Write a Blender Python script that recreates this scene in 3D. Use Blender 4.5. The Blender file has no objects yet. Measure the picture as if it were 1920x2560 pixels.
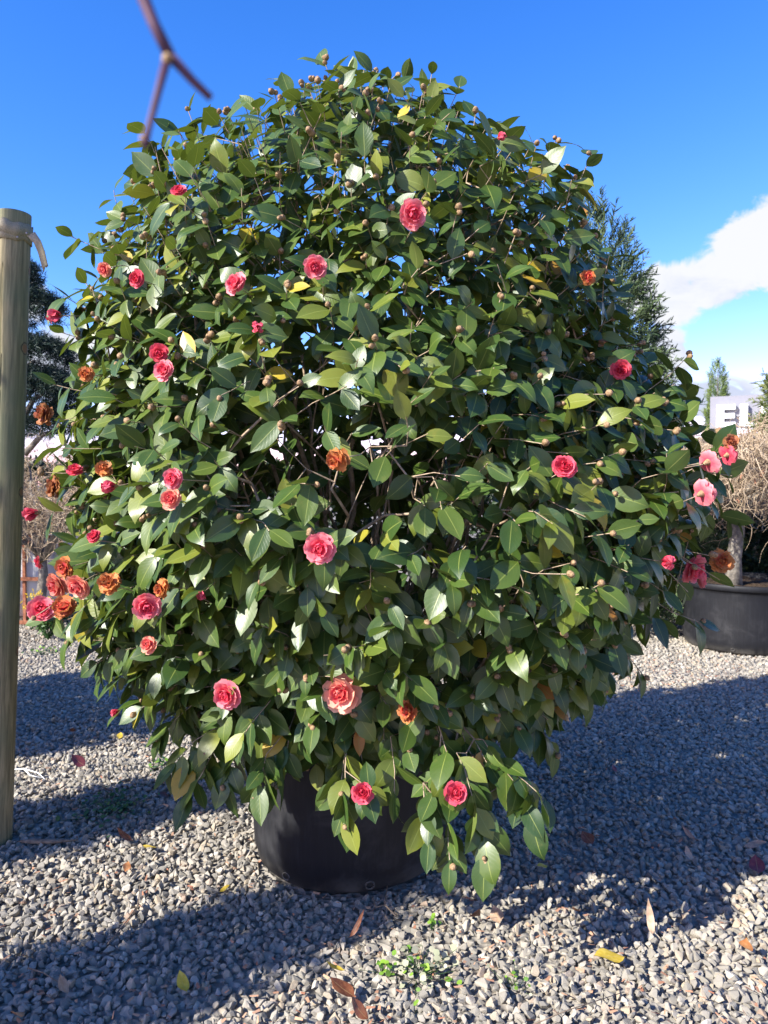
import bpy, bmesh, math, random
import numpy as np
from mathutils import Matrix, Vector

random.seed(7)
rng = np.random.default_rng(11)
R_ = math.radians
scene = bpy.context.scene
col = scene.collection

# ------------------------------------------------------------------ camera
F = 1934.0                 # focal length in photo pixels (photo 1920 x 2560)
CAM_H = 1.45
PITCH = R_(-2.1)
cam_data = bpy.data.cameras.new('camera')
cam = bpy.data.objects.new('camera', cam_data)
col.objects.link(cam)
cam.location = (0, 0, CAM_H)
cam.rotation_euler = (R_(90) + PITCH, 0, 0)
cam_data.sensor_fit = 'VERTICAL'
cam_data.sensor_height = 36.0
cam_data.lens = 36.0 / 2 * F / 1280.0
cam_data.clip_start = 0.03
cam_data.clip_end = 2000
cam_data.dof.use_dof = True
cam_data.dof.focus_distance = 2.3
cam_data.dof.aperture_fstop = 6.5
scene.camera = cam

FW = np.array([0, math.cos(PITCH), math.sin(PITCH)])
UPV = np.array([0, -math.sin(PITCH), math.cos(PITCH)])
CAM = np.array([0, 0, CAM_H])

def ray(px, py):
    return FW + (px - 960) / F * np.array([1.0, 0, 0]) + (1280 - py) / F * UPV

def at(px, py, depth):
    d = ray(px, py)
    return CAM + d * (depth / d[1])

def ground(px, py, z=0.0):
    d = ray(px, py)
    return CAM + d * ((z - CAM_H) / d[2])

# ------------------------------------------------------------------ light
SUN_EL = R_(33)
SUN_AZ = R_(32)            # sun stands to the left, 32 degrees behind the lens plane
to_sun = np.array([-math.cos(SUN_AZ) * math.cos(SUN_EL), -math.sin(SUN_AZ) * math.cos(SUN_EL), math.sin(SUN_EL)])
sd = bpy.data.lights.new('sun', 'SUN')
sd.energy = 4.5
sd.angle = R_(0.53)
sd.color = (1.0, 0.955, 0.88)
sun = bpy.data.objects.new('sun', sd)
sun.rotation_euler = Vector(to_sun).to_track_quat('Z', 'Y').to_euler()
sun.location = (-6, -4, 8)
col.objects.link(sun)

world = bpy.data.worlds.new('World')
scene.world = world
world.use_nodes = True
wt = world.node_tree
wt.nodes.clear()

class NT:
    """tiny helper for node graphs"""
    def __init__(self, tree): self.t = tree
    def n(self, typ, **kw):
        nd = self.t.nodes.new(typ)
        for k, v in kw.items(): setattr(nd, k, v)
        return nd
    def put(self, sock, v):
        if hasattr(v, 'links') and hasattr(v, 'is_output'): self.t.links.new(v, sock)
        elif v is not None: sock.default_value = v
    def m(self, op, a, b=None, c=None, clamp=False):
        nd = self.n('ShaderNodeMath', operation=op, use_clamp=clamp)
        for i, v in enumerate((a, b, c)):
            if v is not None: self.put(nd.inputs[i], v)
        return nd.outputs[0]
    def mix(self, f, a, b, mode='MIX'):
        nd = self.n('ShaderNodeMix', data_type='RGBA', blend_type=mode)
        self.put(nd.inputs[0], f); self.put(nd.inputs[6], a); self.put(nd.inputs[7], b)
        return nd.outputs[2]
    def sm(self, v, lo, hi, a=0.0, b=1.0):
        nd = self.n('ShaderNodeMapRange', interpolation_type='SMOOTHSTEP')
        for i, x in enumerate((v, lo, hi, a, b)): self.put(nd.inputs[i], x)
        return nd.outputs[0]
    def noise(self, vec, scale, detail=3, rough=0.5, dist=0.0, col=False):
        nd = self.n('ShaderNodeTexNoise')
        if vec is not None: self.put(nd.inputs['Vector'], vec)
        nd.inputs['Scale'].default_value = scale; nd.inputs['Detail'].default_value = detail
        nd.inputs['Roughness'].default_value = rough; nd.inputs['Distortion'].default_value = dist
        return nd.outputs[1 if col else 0]
    def ramp(self, f, stops, interp='LINEAR'):
        nd = self.n('ShaderNodeValToRGB')
        cr = nd.color_ramp; cr.interpolation = interp
        while len(cr.elements) < len(stops): cr.elements.new(0.5)
        for e, (p, c) in zip(cr.elements, stops):
            e.position = p; e.color = (*c, 1) if len(c) == 3 else c
        self.put(nd.inputs[0], f)
        return nd.outputs[0]
    def link(self, a, b): self.t.links.new(a, b)

W = NT(wt)
tc = W.n('ShaderNodeTexCoord').outputs['Generated']
sky = W.n('ShaderNodeTexSky', sky_type='NISHITA')
sky.sun_disc = False
sky.sun_elevation = SUN_EL
sky.sun_rotation = R_(238)
sky.altitude = 200
sky.air_density = 1.0
sky.dust_density = 0.3
sky.ozone_density = 3.0
sep = W.n('ShaderNodeSeparateXYZ'); W.link(tc, sep.inputs[0])
az = W.m('ARCTAN2', sep.outputs[0], sep.outputs[1])
el = W.m('ARCSINE', sep.outputs[2])
# the phone's rendering of a clear winter sky: a deeper blue where the air is dark, unchanged where it is bright
ss = W.n('ShaderNodeSeparateColor'); W.link(sky.outputs[0], ss.inputs[0])
sc_ = W.n('ShaderNodeCombineColor')
W.link(W.m('MINIMUM', ss.outputs[0], W.m('MULTIPLY', W.m('POWER', ss.outputs[0], 2.0), 0.185)), sc_.inputs[0])
W.link(W.m('MINIMUM', ss.outputs[1], W.m('MULTIPLY', W.m('POWER', ss.outputs[1], 1.28), 0.378)), sc_.inputs[1])
W.link(W.m('MULTIPLY', ss.outputs[2], 0.83), sc_.inputs[2])
skycol = sc_.outputs[0]
cv = W.n('ShaderNodeCombineXYZ'); W.link(W.m('MULTIPLY', az, 1.0), cv.inputs[0]); W.link(W.m('MULTIPLY', el, 1.5), cv.inputs[1])
nz = W.noise(cv.outputs[0], 13.0, 10, 0.62, 0.5)
nz2 = W.noise(cv.outputs[0], 2.3, 3, 0.5)
def blob(a0, e0, ra, re):
    x = W.m('DIVIDE', W.m('SUBTRACT', az, a0), ra); y = W.m('DIVIDE', W.m('SUBTRACT', el, e0), re)
    r2 = W.m('ADD', W.m('MULTIPLY', x, x), W.m('MULTIPLY', y, y))
    return W.m('EXPONENT', W.m('MULTIPLY', r2, -1.0))
# fair-weather cumulus bank low over the horizon: the mounds of the bank, then noise
b = blob(0.468, 0.265, 0.075, 0.058)
for args in ((0.405, 0.235, 0.06, 0.040), (0.345, 0.225, 0.06, 0.045), (0.345, 0.15, 0.035, 0.045), (0.42, 0.25, 0.03, 0.05), (0.56, 0.27, 0.10, 0.06), (0.40, 0.10, 0.06, 0.03), (-0.445, 0.215, 0.045, 0.05), (-0.40, 0.14, 0.09, 0.05), (-0.62, 0.17, 0.14, 0.06), (0.9, 0.2, 0.2, 0.07), (-1.2, 0.16, 0.25, 0.07), (1.7, 0.2, 0.3, 0.06), (2.6, 0.18, 0.3, 0.06)):
    b = W.m('MAXIMUM', b, blob(*args))
low = W.sm(el, 0.10, 0.0, 0.0, 0.42)
dens = W.m('ADD', W.m('ADD', W.m('MULTIPLY', b, 0.95), W.m('MULTIPLY', low, W.m('ADD', nz2, 0.1))), W.m('MULTIPLY', W.m('SUBTRACT', nz, 0.5), 1.15))
cmask = W.sm(dens, 0.40, 0.60, 0.0, 0.96)
shade = W.sm(W.m('ADD', W.m('MULTIPLY', el, 3.2), W.m('MULTIPLY', nz, 1.3)), 0.85, 1.45)
cloudcol = W.mix(shade, (1.60, 1.75, 2.2, 1), (2.45, 2.45, 2.48, 1))
wcol = W.mix(cmask, skycol, cloudcol)
bg = W.n('ShaderNodeBackground'); W.link(wcol, bg.inputs[0]); bg.inputs[1].default_value = 0.15
wo = W.n('ShaderNodeOutputWorld'); W.link(bg.outputs[0], wo.inputs[0])

vs = scene.view_settings
vs.view_transform = 'Standard'; vs.look = 'None'; vs.gamma = 1.0; vs.use_curve_mapping = False
vs.exposure = 1.42
scene.cycles.use_denoising = True
scene.cycles.max_bounces = 6
scene.cycles.transparent_max_bounces = 6

# ------------------------------------------------------------------ helpers
def new_mat(name):
    m = bpy.data.materials.new(name); m.use_nodes = True
    m.node_tree.nodes.clear()
    return m, NT(m.node_tree)

def finish(g, shader, disp=None):
    o = g.n('ShaderNodeOutputMaterial'); g.link(shader, o.inputs[0])

def principled(g, color, rough=0.6, spec=0.5, normal=None, metal=0.0, coat=0.0):
    p = g.n('ShaderNodeBsdfPrincipled')
    g.put(p.inputs['Base Color'], color if not isinstance(color, tuple) else (*color[:3], 1))
    g.put(p.inputs['Roughness'], rough)
    g.put(p.inputs['Specular IOR Level'], spec)
    g.put(p.inputs['Metallic'], metal)
    if coat: g.put(p.inputs['Coat Weight'], coat)
    if normal is not None: g.link(normal, p.inputs['Normal'])
    return p.outputs[0]

def bump(g, h, strength=0.3, dist=0.01):
    b = g.n('ShaderNodeBump'); b.inputs['Strength'].default_value = strength; b.inputs['Distance'].default_value = dist
    g.link(h, b.inputs['Height']); return b.outputs[0]

def mesh_np(name, V, faces_quads=None, faces_tris=None, smooth=True, attrs=None, uv=None):
    """mesh from numpy arrays; attrs: {name: (type, array per vertex)}; uv per vertex"""
    me = bpy.data.meshes.new(name)
    V = np.asarray(V, dtype=np.float32)
    nq = 0 if faces_quads is None else len(faces_quads)
    nt = 0 if faces_tris is None else len(faces_tris)
    loops = []
    if nq: loops.append(np.asarray(faces_quads, dtype=np.int32).ravel())
    if nt: loops.append(np.asarray(faces_tris, dtype=np.int32).ravel())
    loops = np.concatenate(loops) if loops else np.zeros(0, np.int32)
    starts = np.concatenate([np.arange(nq) * 4, nq * 4 + np.arange(nt) * 3]).astype(np.int32)
    me.vertices.add(len(V)); me.vertices.foreach_set('co', V.ravel())
    me.loops.add(len(loops)); me.loops.foreach_set('vertex_index', loops)
    me.polygons.add(nq + nt); me.polygons.foreach_set('loop_start', starts)
    me.update(calc_edges=True)
    me.polygons.foreach_set('use_smooth', np.full(nq + nt, smooth))
    if uv is not None:
        l = me.uv_layers.new(name='UVMap')
        l.data.foreach_set('uv', np.asarray(uv, dtype=np.float32)[loops].ravel())
    for k, (typ, arr) in (attrs or {}).items():
        a = me.attributes.new(k, typ, 'POINT')
        a.data.foreach_set('value' if typ == 'FLOAT' else 'color', np.asarray(arr, dtype=np.float32).ravel())
    me.validate()
    return me

def link(name, me, mat=None, parent=None, loc=None):
    o = bpy.data.objects.new(name, me)
    col.objects.link(o)
    if mat is not None and me is not None and len(me.materials) == 0: me.materials.append(mat)
    if loc is not None: o.location = loc
    if parent is not None: par(o, parent)
    return o

def par(o, root):
    """child keeps its world placement; roots only carry a location"""
    o.parent = root
    o.matrix_parent_inverse = Matrix.Translation(root.location).inverted()

def empty(name, loc):
    o = bpy.data.objects.new(name, None); o.location = loc; o.empty_display_size = 0.1
    col.objects.link(o); return o

def tag(o, label=None, cat=None, group=None, kind=None):
    if label: o['label'] = label
    if cat: o['category'] = cat
    if group: o['group'] = group
    if kind: o['kind'] = kind
    return o

def norm(v):
    v = np.asarray(v, dtype=float)
    return v / np.maximum(np.linalg.norm(v, axis=-1, keepdims=True), 1e-9)

def expand(tv, tq, tt, pos, mats, scale):
    """instances of a template: pos (N,3), mats (N,3,3) columns x,y,z, scale (N,) or (N,3)"""
    N, K = len(pos), len(tv)
    scale = np.asarray(scale, dtype=float)
    s = scale[:, None, None] if scale.ndim == 1 else scale[:, None, :]
    V = np.einsum('nij,nkj->nki', mats, tv[None] * s) + pos[:, None, :]
    off = (np.arange(N) * K)[:, None, None]
    Q = (tq[None] + off).reshape(-1, 4) if tq is not None and len(tq) else None
    T = (tt[None] + off).reshape(-1, 3) if tt is not None and len(tt) else None
    return V.reshape(-1, 3), Q, T

def frames(axis_y, normal):
    """N,3,3 with columns x (width), y (axis), z (normal)"""
    y = norm(axis_y); z = normal - np.sum(normal * y, axis=-1, keepdims=True) * y
    bad = np.linalg.norm(z, axis=-1) < 0.05
    if bad.any(): z[bad] = np.cross(y[bad], np.array([0.3, 0.9, 0.2]))
    z = norm(z); x = np.cross(y, z)
    return np.stack([x, y, z], axis=-1)

def frusta(A, B, ra, rb, sides=5):
    """tapered pieces from A to B; one mesh worth of verts/quads"""
    A, B = np.asarray(A, float), np.asarray(B, float)
    d = norm(B - A)
    h = np.where(np.abs(d[:, 2:3]) > 0.9, np.array([[1.0, 0, 0]]), np.array([[0, 0, 1.0]]))
    u = norm(np.cross(d, h)); v = np.cross(d, u)
    ang = np.arange(sides) / sides * 2 * np.pi
    ring = np.cos(ang)[None, :, None] * u[:, None] + np.sin(ang)[None, :, None] * v[:, None]
    Va = A[:, None] + ring * np.asarray(ra)[:, None, None]
    Vb = B[:, None] + ring * np.asarray(rb)[:, None, None]
    V = np.concatenate([Va, Vb], axis=1).reshape(-1, 3)
    i = np.arange(sides); j = (i + 1) % sides
    q = np.stack([i, j, j + sides, i + sides], axis=1)
    Q = (q[None] + (np.arange(len(A)) * 2 * sides)[:, None, None]).reshape(-1, 4)
    return V, Q

def tube(points, radii, sides=8, cap=True):
    """one continuous swept tube"""
    P = np.asarray(points, float); n = len(P)
    T = norm(np.gradient(P, axis=0))
    u = norm(np.cross(T[0], [0.123, 0.93, 0.35]))
    rings = []
    for i in range(n):
        u = norm(u - np.dot(u, T[i]) * T[i]); v = np.cross(T[i], u)
        a = np.arange(sides) / sides * 2 * np.pi
        rings.append(P[i] + radii[i] * (np.cos(a)[:, None] * u + np.sin(a)[:, None] * v))
    V = np.concatenate(rings)
    i = np.arange(sides); j = (i + 1) % sides
    q = np.stack([i, j, j + sides, i + sides], axis=1)
    Q = np.concatenate([q + k * sides for k in range(n - 1)])
    T3 = None
    if cap:
        V = np.concatenate([V, P[:1], P[-1:]])
        c0, c1 = n * sides, n * sides + 1
        T3 = np.concatenate([np.stack([j, i, np.full(sides, c0)], 1), np.stack([i + (n - 1) * sides, j + (n - 1) * sides, np.full(sides, c1)], 1)])
    return V, Q, T3

def merge(parts):
    Vs, Qs, Ts, o = [], [], [], 0
    for V, Q, T in parts:
        Vs.append(V)
        if Q is not None and len(Q): Qs.append(np.asarray(Q) + o)
        if T is not None and len(T): Ts.append(np.asarray(T) + o)
        o += len(V)
    return np.concatenate(Vs), (np.concatenate(Qs) if Qs else None), (np.concatenate(Ts) if Ts else None)

def lathe(prof, seg=64, wob=None):
    """prof list of (r,z); returns V,Q"""
    V = []
    for k, (r, z) in enumerate(prof):
        for i in range(seg):
            a = i / seg * 2 * math.pi
            rr = r if wob is None else r * (1 + wob(a, z))
            V.append((rr * math.cos(a), rr * math.sin(a), z))
    Q = []
    for k in range(len(prof) - 1):
        for i in range(seg):
            j = (i + 1) % seg
            Q.append((k * seg + i, k * seg + j, (k + 1) * seg + j, (k + 1) * seg + i))
    return np.array(V), np.array(Q)

def boxes(lst):
    """list of (cx,cy,cz,sx,sy,sz) -> V,Q"""
    c = np.array([(-1,-1,-1),(1,-1,-1),(1,1,-1),(-1,1,-1),(-1,-1,1),(1,-1,1),(1,1,1),(-1,1,1)]) * 0.5
    q = np.array([(0,3,2,1),(4,5,6,7),(0,1,5,4),(1,2,6,5),(2,3,7,6),(3,0,4,7)])
    Vs, Qs = [], []
    for k, (x, y, z, sx, sy, sz) in enumerate(lst):
        Vs.append(c * (sx, sy, sz) + (x, y, z)); Qs.append(q + 8 * k)
    return np.concatenate(Vs), np.concatenate(Qs)

def vnoise(P, scale, seed=0):
    """cheap smooth pseudo noise in [-1,1]"""
    P = np.asarray(P) * scale
    r = np.random.default_rng(seed); s = 0
    for k in range(5):
        d = r.normal(size=3) * (0.7 + 0.35 * k); s = s + np.sin(P @ d + r.uniform(0, 6.28)) / (1 + 0.3 * k)
    return s / 3.0

# ------------------------------------------------------------------ materials
def mat_gravel_ground():
    m, g = new_mat('gravel_ground')
    pos = g.n('ShaderNodeNewGeometry').outputs['Position']
    vo = g.n('ShaderNodeTexVoronoi'); g.link(pos, vo.inputs['Vector']); vo.inputs['Scale'].default_value = 38
    n1 = g.noise(pos, 1.3, 4)
    c = g.mix(g.m('MULTIPLY', vo.outputs['Color'], 0.9), (0.17, 0.155, 0.13, 1), (0.36, 0.325, 0.27, 1))
    c = g.mix(g.sm(n1, 0.5, 0.7, 0, 0.35), c, (0.26, 0.20, 0.14, 1))
    finish(g, principled(g, c, 0.9, 0.3, bump(g, vo.outputs['Distance'], 0.9, 0.02)))
    return m

def mat_stone():
    m, g = new_mat('crushed_stone')
    oi = g.n('ShaderNodeObjectInfo')
    tco = g.n('ShaderNodeTexCoord').outputs['Object']
    base = g.ramp(oi.outputs['Random'], [(0.0, (0.125, 0.118, 0.10)), (0.25, (0.20, 0.185, 0.152)), (0.55, (0.275, 0.25, 0.205)), (0.76, (0.36, 0.325, 0.265)), (0.88, (0.34, 0.26, 0.16)), (0.94, (0.50, 0.455, 0.375)), (1.0, (0.22, 0.125, 0.07))])
    n = g.noise(tco, 70, 5, 0.65)
    c = g.mix(g.sm(n, 0.3, 0.72, 0.0, 0.55), base, (0.43, 0.385, 0.315, 1))
    n2 = g.noise(tco, 220, 2)
    c = g.mix(g.sm(n2, 0.35, 0.3, 0, 0.5), c, (0.08, 0.08, 0.08, 1))
    finish(g, principled(g, c, 0.85, 0.3, bump(g, n, 0.5, 0.004)))
    return m

def mat_leaf():
    m, g = new_mat('camellia_leaf')
    at_ = g.n('ShaderNodeAttribute', attribute_name='tint').outputs['Fac']
    uv = g.n('ShaderNodeUVMap').outputs[0]
    s = g.n('ShaderNodeSeparateXYZ'); g.link(uv, s.inputs[0])
    pos = g.n('ShaderNodeNewGeometry')
    nz = g.noise(pos.outputs['Position'], 34, 4, 0.6)
    top = g.ramp(at_, [(0.0, (0.018, 0.046, 0.012)), (0.35, (0.044, 0.085, 0.014)), (0.62, (0.088, 0.128, 0.018)), (0.80, (0.155, 0.18, 0.022)), (0.91, (0.20, 0.22, 0.03)), (0.955, (0.46, 0.34, 0.03)), (0.985, (0.40, 0.17, 0.04)), (1.0, (0.16, 0.07, 0.03))])
    top = g.mix(g.m('MULTIPLY', g.sm(nz, 0.55, 0.75), g.sm(at_, 0.55, 0.95, 0.12, 0.7)), top, (0.26, 0.20, 0.025, 1))
    mid = g.m('ABSOLUTE', g.m('SUBTRACT', s.outputs[0], 0.5))
    rib = g.sm(mid, 0.028, 0.012, 0, 1)
    # side veins slant forward from the midrib
    vv = g.m('SUBTRACT', g.m('MULTIPLY', s.outputs[1], 8.5), g.m('MULTIPLY', mid, 5.0))
    vein = g.sm(g.m('ABSOLUTE', g.m('SUBTRACT', g.m('FRACT', vv), 0.5)), 0.07, 0.0, 0, 1)
    topc = g.mix(g.m('MULTIPLY', rib, 0.6), top, (0.24, 0.28, 0.06, 1))
    topc = g.mix(g.m('MULTIPLY', vein, 0.12), topc, (0.16, 0.20, 0.05, 1))
    under = g.mix(0.7, top, (0.085, 0.13, 0.035, 1))
    under = g.mix(g.m('MULTIPLY', rib, 0.6), under, (0.30, 0.32, 0.10, 1))
    h = g.m('ADD', g.m('MULTIPLY', g.m('MAXIMUM', rib, g.m('MULTIPLY', vein, 0.7)), -1.0), g.m('MULTIPLY', nz, 0.6))
    bm_ = bump(g, h, 0.22, 0.001)
    rough = g.m('ADD', 0.27, g.m('MULTIPLY', nz, 0.26))
    pt = principled(g, topc, rough, 0.5, bm_)
    pu = principled(g, under, 0.55, 0.35, bm_)
    mx = g.n('ShaderNodeMixShader'); g.link(pos.outputs['Backfacing'], mx.inputs[0]); g.link(pt, mx.inputs[1]); g.link(pu, mx.inputs[2])
    tr = g.n('ShaderNodeBsdfTranslucent'); g.put(tr.inputs[0], g.mix(0.5, top, (0.28, 0.36, 0.03, 1)))
    mx2 = g.n('ShaderNodeMixShader'); mx2.inputs[0].default_value = 0.16; g.link(mx.outputs[0], mx2.inputs[1]); g.link(tr.outputs[0], mx2.inputs[2])
    finish(g, mx2.outputs[0])
    return m

def mat_attr_petal():
    m, g = new_mat('petal')
    c = g.n('ShaderNodeAttribute', attribute_name='pcol').outputs['Color']
    pos = g.n('ShaderNodeNewGeometry').outputs['Position']
    n = g.noise(pos, 160, 3)
    c2 = g.mix(g.sm(n, 0.3, 0.7, 0, 0.25), c, g.mix(0.5, c, (0.9, 0.5, 0.45, 1)))
    p = principled(g, c2, 0.55, 0.25, bump(g, n, 0.2, 0.001))
    tr = g.n('ShaderNodeBsdfTranslucent'); g.link(c2, tr.inputs[0])
    mx = g.n('ShaderNodeMixShader'); mx.inputs[0].default_value = 0.3; g.link(p, mx.inputs[1]); g.link(tr.outputs[0], mx.inputs[2])
    finish(g, mx.outputs[0])
    return m

def mat_simple(name, c1, c2, scale, rough=0.7, spec=0.4, b=0.3, bd=0.003, coords='Position', stretch=None, metal=0.0):
    m, g = new_mat(name)
    if coords == 'Position': v = g.n('ShaderNodeNewGeometry').outputs['Position']
    else: v = g.n('ShaderNodeTexCoord').outputs['Object']
    if stretch:
        mp = g.n('ShaderNodeMapping'); mp.inputs['Scale'].default_value = stretch; g.link(v, mp.inputs[0]); v = mp.outputs[0]
    n = g.noise(v, scale, 5, 0.6)
    c = g.mix(g.sm(n, 0.3, 0.7), (*c1, 1), (*c2, 1))
    finish(g, principled(g, c, rough, spec, bump(g, n, b, bd), metal))
    return m

def mat_tinted(name, c1, c2, rough=0.6, trans=0.15):
    """foliage whose pieces carry their own random 'tint'"""
    m, g = new_mat(name)
    a = g.n('ShaderNodeAttribute', attribute_name='tint').outputs['Fac']
    c = g.mix(a, (*c1, 1), (*c2, 1))
    p = principled(g, c, rough, 0.35)
    tr = g.n('ShaderNodeBsdfTranslucent'); g.link(c, tr.inputs[0])
    mx = g.n('ShaderNodeMixShader'); mx.inputs[0].default_value = trans; g.link(p, mx.inputs[1]); g.link(tr.outputs[0], mx.inputs[2])
    finish(g, mx.outputs[0])
    return m

def mat_pot():
    m, g = new_mat('black_plastic')
    v = g.n('ShaderNodeTexCoord').outputs['Object']
    mp = g.n('ShaderNodeMapping'); mp.inputs['Scale'].default_value = (14, 14, 1.2); g.link(v, mp.inputs[0])
    scr = g.noise(mp.outputs[0], 6.0, 6, 0.7)
    dust = g.noise(v, 5.0, 6, 0.65, 0.5)
    s = g.n('ShaderNodeSeparateXYZ'); g.link(v, s.inputs[0])
    c = g.mix(g.sm(scr, 0.45, 0.8, 0, 0.5), (0.007, 0.0075, 0.0095, 1), (0.024, 0.026, 0.031, 1))
    c = g.mix(g.m('MULTIPLY', g.sm(dust, 0.48, 0.72, 0, 0.5), g.sm(s.outputs[2], 0.5, 0.0, 0.5, 1.0)), c, (0.055, 0.055, 0.057, 1))
    c = g.mix(g.m('MULTIPLY', g.sm(s.outputs[2], 0.10, 0.0), g.sm(dust, 0.35, 0.6, 0.1, 0.7)), c, (0.14, 0.13, 0.11, 1))
    finish(g, principled(g, c, g.m('ADD', 0.45, g.m('MULTIPLY', dust, 0.25)), 0.32, bump(g, scr, 0.15, 0.002)))
    return m

def mat_post():
    m, g = new_mat('treated_pine_log')
    v = g.n('ShaderNodeTexCoord').outputs['Object']
    mp = g.n('ShaderNodeMapping'); mp.inputs['Scale'].default_value = (22, 22, 1.1); g.link(v, mp.inputs[0])
    gr = g.noise(mp.outputs[0], 4.0, 6, 0.65, 0.6)
    big = g.noise(v, 2.2, 3)
    c = g.mix(g.sm(gr, 0.3, 0.7), (0.14, 0.125, 0.066, 1), (0.36, 0.30, 0.165, 1))
    c = g.mix(g.sm(big, 0.42, 0.62, 0, 0.65), c, (0.145, 0.175, 0.10, 1))
    for (x, y, z, r) in ((-0.02, -0.065, 1.99, 0.022), (0.04, -0.055, 1.72, 0.013), (-0.012, -0.067, 1.42, 0.018), (0.0, -0.068, 0.78, 0.018), (0.03, -0.06, 0.35, 0.015), (0.005, -0.068, 2.30, 0.016)):
        d = g.n('ShaderNodeVectorMath', operation='DISTANCE'); g.link(v, d.inputs[0]); d.inputs[1].default_value = (x, y, z)
        dd = g.m('ADD', d.outputs['Value'], g.m('MULTIPLY', g.m('SUBTRACT', gr, 0.5), 0.012))
        c = g.mix(g.sm(dd, r, r * 0.6), c, (0.26, 0.14, 0.07, 1))
        c = g.mix(g.m('MULTIPLY', g.sm(dd, r * 1.3, r), g.sm(dd, r * 0.85, r)), c, (0.08, 0.06, 0.04, 1))
    finish(g, principled(g, c, 0.8, 0.25, bump(g, gr, 0.5, 0.004)))
    return m

M = dict(
    ground=mat_gravel_ground(), stone=mat_stone(), leaf=mat_leaf(), petal=mat_attr_petal(), pot=mat_pot(), post=mat_post(),
    bark=mat_simple('camellia_bark', (0.22, 0.155, 0.10), (0.46, 0.36, 0.25), 40, 0.85, 0.2, 0.5, 0.003),
    bud=mat_simple('bud_scale', (0.17, 0.095, 0.05), (0.36, 0.25, 0.135), 260, 0.7, 0.25, 0.4, 0.002),
    soil=mat_simple('potting_bark', (0.03, 0.02, 0.012), (0.10, 0.065, 0.04), 60, 0.95, 0.2, 1.0, 0.02),
    strap=mat_simple('woven_strap', (0.24, 0.21, 0.135), (0.36, 0.315, 0.21), 240, 0.9, 0.15, 0.6, 0.002),
    nail=mat_simple('nail_steel', (0.25, 0.24, 0.23), (0.4, 0.38, 0.36), 60, 0.5, 0.5, 0.1, 0.001, metal=0.7),
    twig=mat_simple('straw_twig', (0.30, 0.21, 0.13), (0.60, 0.48, 0.33), 9, 0.85, 0.2, 0.2, 0.002),
    deadleaf=mat_tinted('curled_dead_leaf', (0.34, 0.14, 0.08), (0.55, 0.33, 0.20), 0.8, 0.15),
    greybark=mat_simple('grey_bark', (0.11, 0.10, 0.085), (0.27, 0.24, 0.195), 22, 0.9, 0.2, 0.8, 0.01),
    fgtwig=mat_simple('skyglow_twig', (0.055, 0.025, 0.05), (0.10, 0.045, 0.07), 40, 0.6, 0.3, 0.2, 0.001),  # purple imitates sky glow on the blurred twig, painted into the bark colour
    spruce=mat_tinted('spruce_needle', (0.020, 0.045, 0.022), (0.085, 0.125, 0.045), 0.6, 0.1),
    fir=mat_tinted('yellow_green_needle', (0.05, 0.085, 0.025), (0.17, 0.19, 0.055), 0.6, 0.12),
    cypress=mat_tinted('cypress_needle', (0.06, 0.11, 0.03), (0.19, 0.25, 0.06), 0.6, 0.12),
    pine=mat_tinted('pine_needle', (0.008, 0.022, 0.018), (0.028, 0.055, 0.036), 0.6, 0.06),
    hedge=mat_tinted('hedge_leaf', (0.010, 0.022, 0.012), (0.035, 0.06, 0.022), 0.5, 0.1),
    weed=mat_tinted('weed_leaf', (0.10, 0.22, 0.03), (0.25, 0.42, 0.05), 0.5, 0.3),
    paleweed=mat_tinted('pale_weed_leaf', (0.30, 0.32, 0.20), (0.48, 0.46, 0.32), 0.6, 0.25),
    moss=mat_tinted('clover_leaf', (0.03, 0.08, 0.02), (0.07, 0.15, 0.03), 0.5, 0.2),
    yflower=mat_tinted('yellow_floret', (0.75, 0.52, 0.02), (0.85, 0.66, 0.06), 0.5, 0.2),
    cane=mat_simple('bamboo_cane', (0.42, 0.36, 0.20), (0.66, 0.58, 0.36), 12, 0.6, 0.3, 0.2, 0.002),
    tank=mat_simple('white_poly', (0.50, 0.52, 0.54), (0.66, 0.67, 0.67), 3, 0.5, 0.4, 0.1, 0.004),
    rust=mat_simple('rusty_steel', (0.20, 0.07, 0.035), (0.36, 0.15, 0.08), 24, 0.8, 0.3, 0.4, 0.003),
    signgrey=mat_simple('grey_sign_panel', (0.20, 0.20, 0.225), (0.215, 0.215, 0.24), 2, 0.6, 0.4, 0.02, 0.001),
    signwhite=mat_simple('white_sign_letter', (0.80, 0.80, 0.79), (0.84, 0.84, 0.83), 3, 0.5, 0.4, 0.02, 0.001),
    wall=mat_simple('pale_render', (0.42, 0.44, 0.45), (0.50, 0.51, 0.52), 1.5, 0.8, 0.3, 0.1, 0.005),
    roof=mat_simple('dark_roof', (0.04, 0.042, 0.05), (0.07, 0.07, 0.08), 4, 0.7, 0.3, 0.2, 0.01),
    glass=mat_simple('dark_glass', (0.03, 0.04, 0.05), (0.05, 0.06, 0.07), 1, 0.1, 0.6, 0.0, 0.001),
    whiteplastic=mat_simple('white_cord', (0.75, 0.75, 0.73), (0.82, 0.82, 0.80), 30, 0.5, 0.4, 0.1, 0.001),
    deadwood=mat_simple('dead_wood', (0.14, 0.10, 0.07), (0.30, 0.23, 0.16), 50, 0.9, 0.2, 0.5, 0.003),
)

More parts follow.
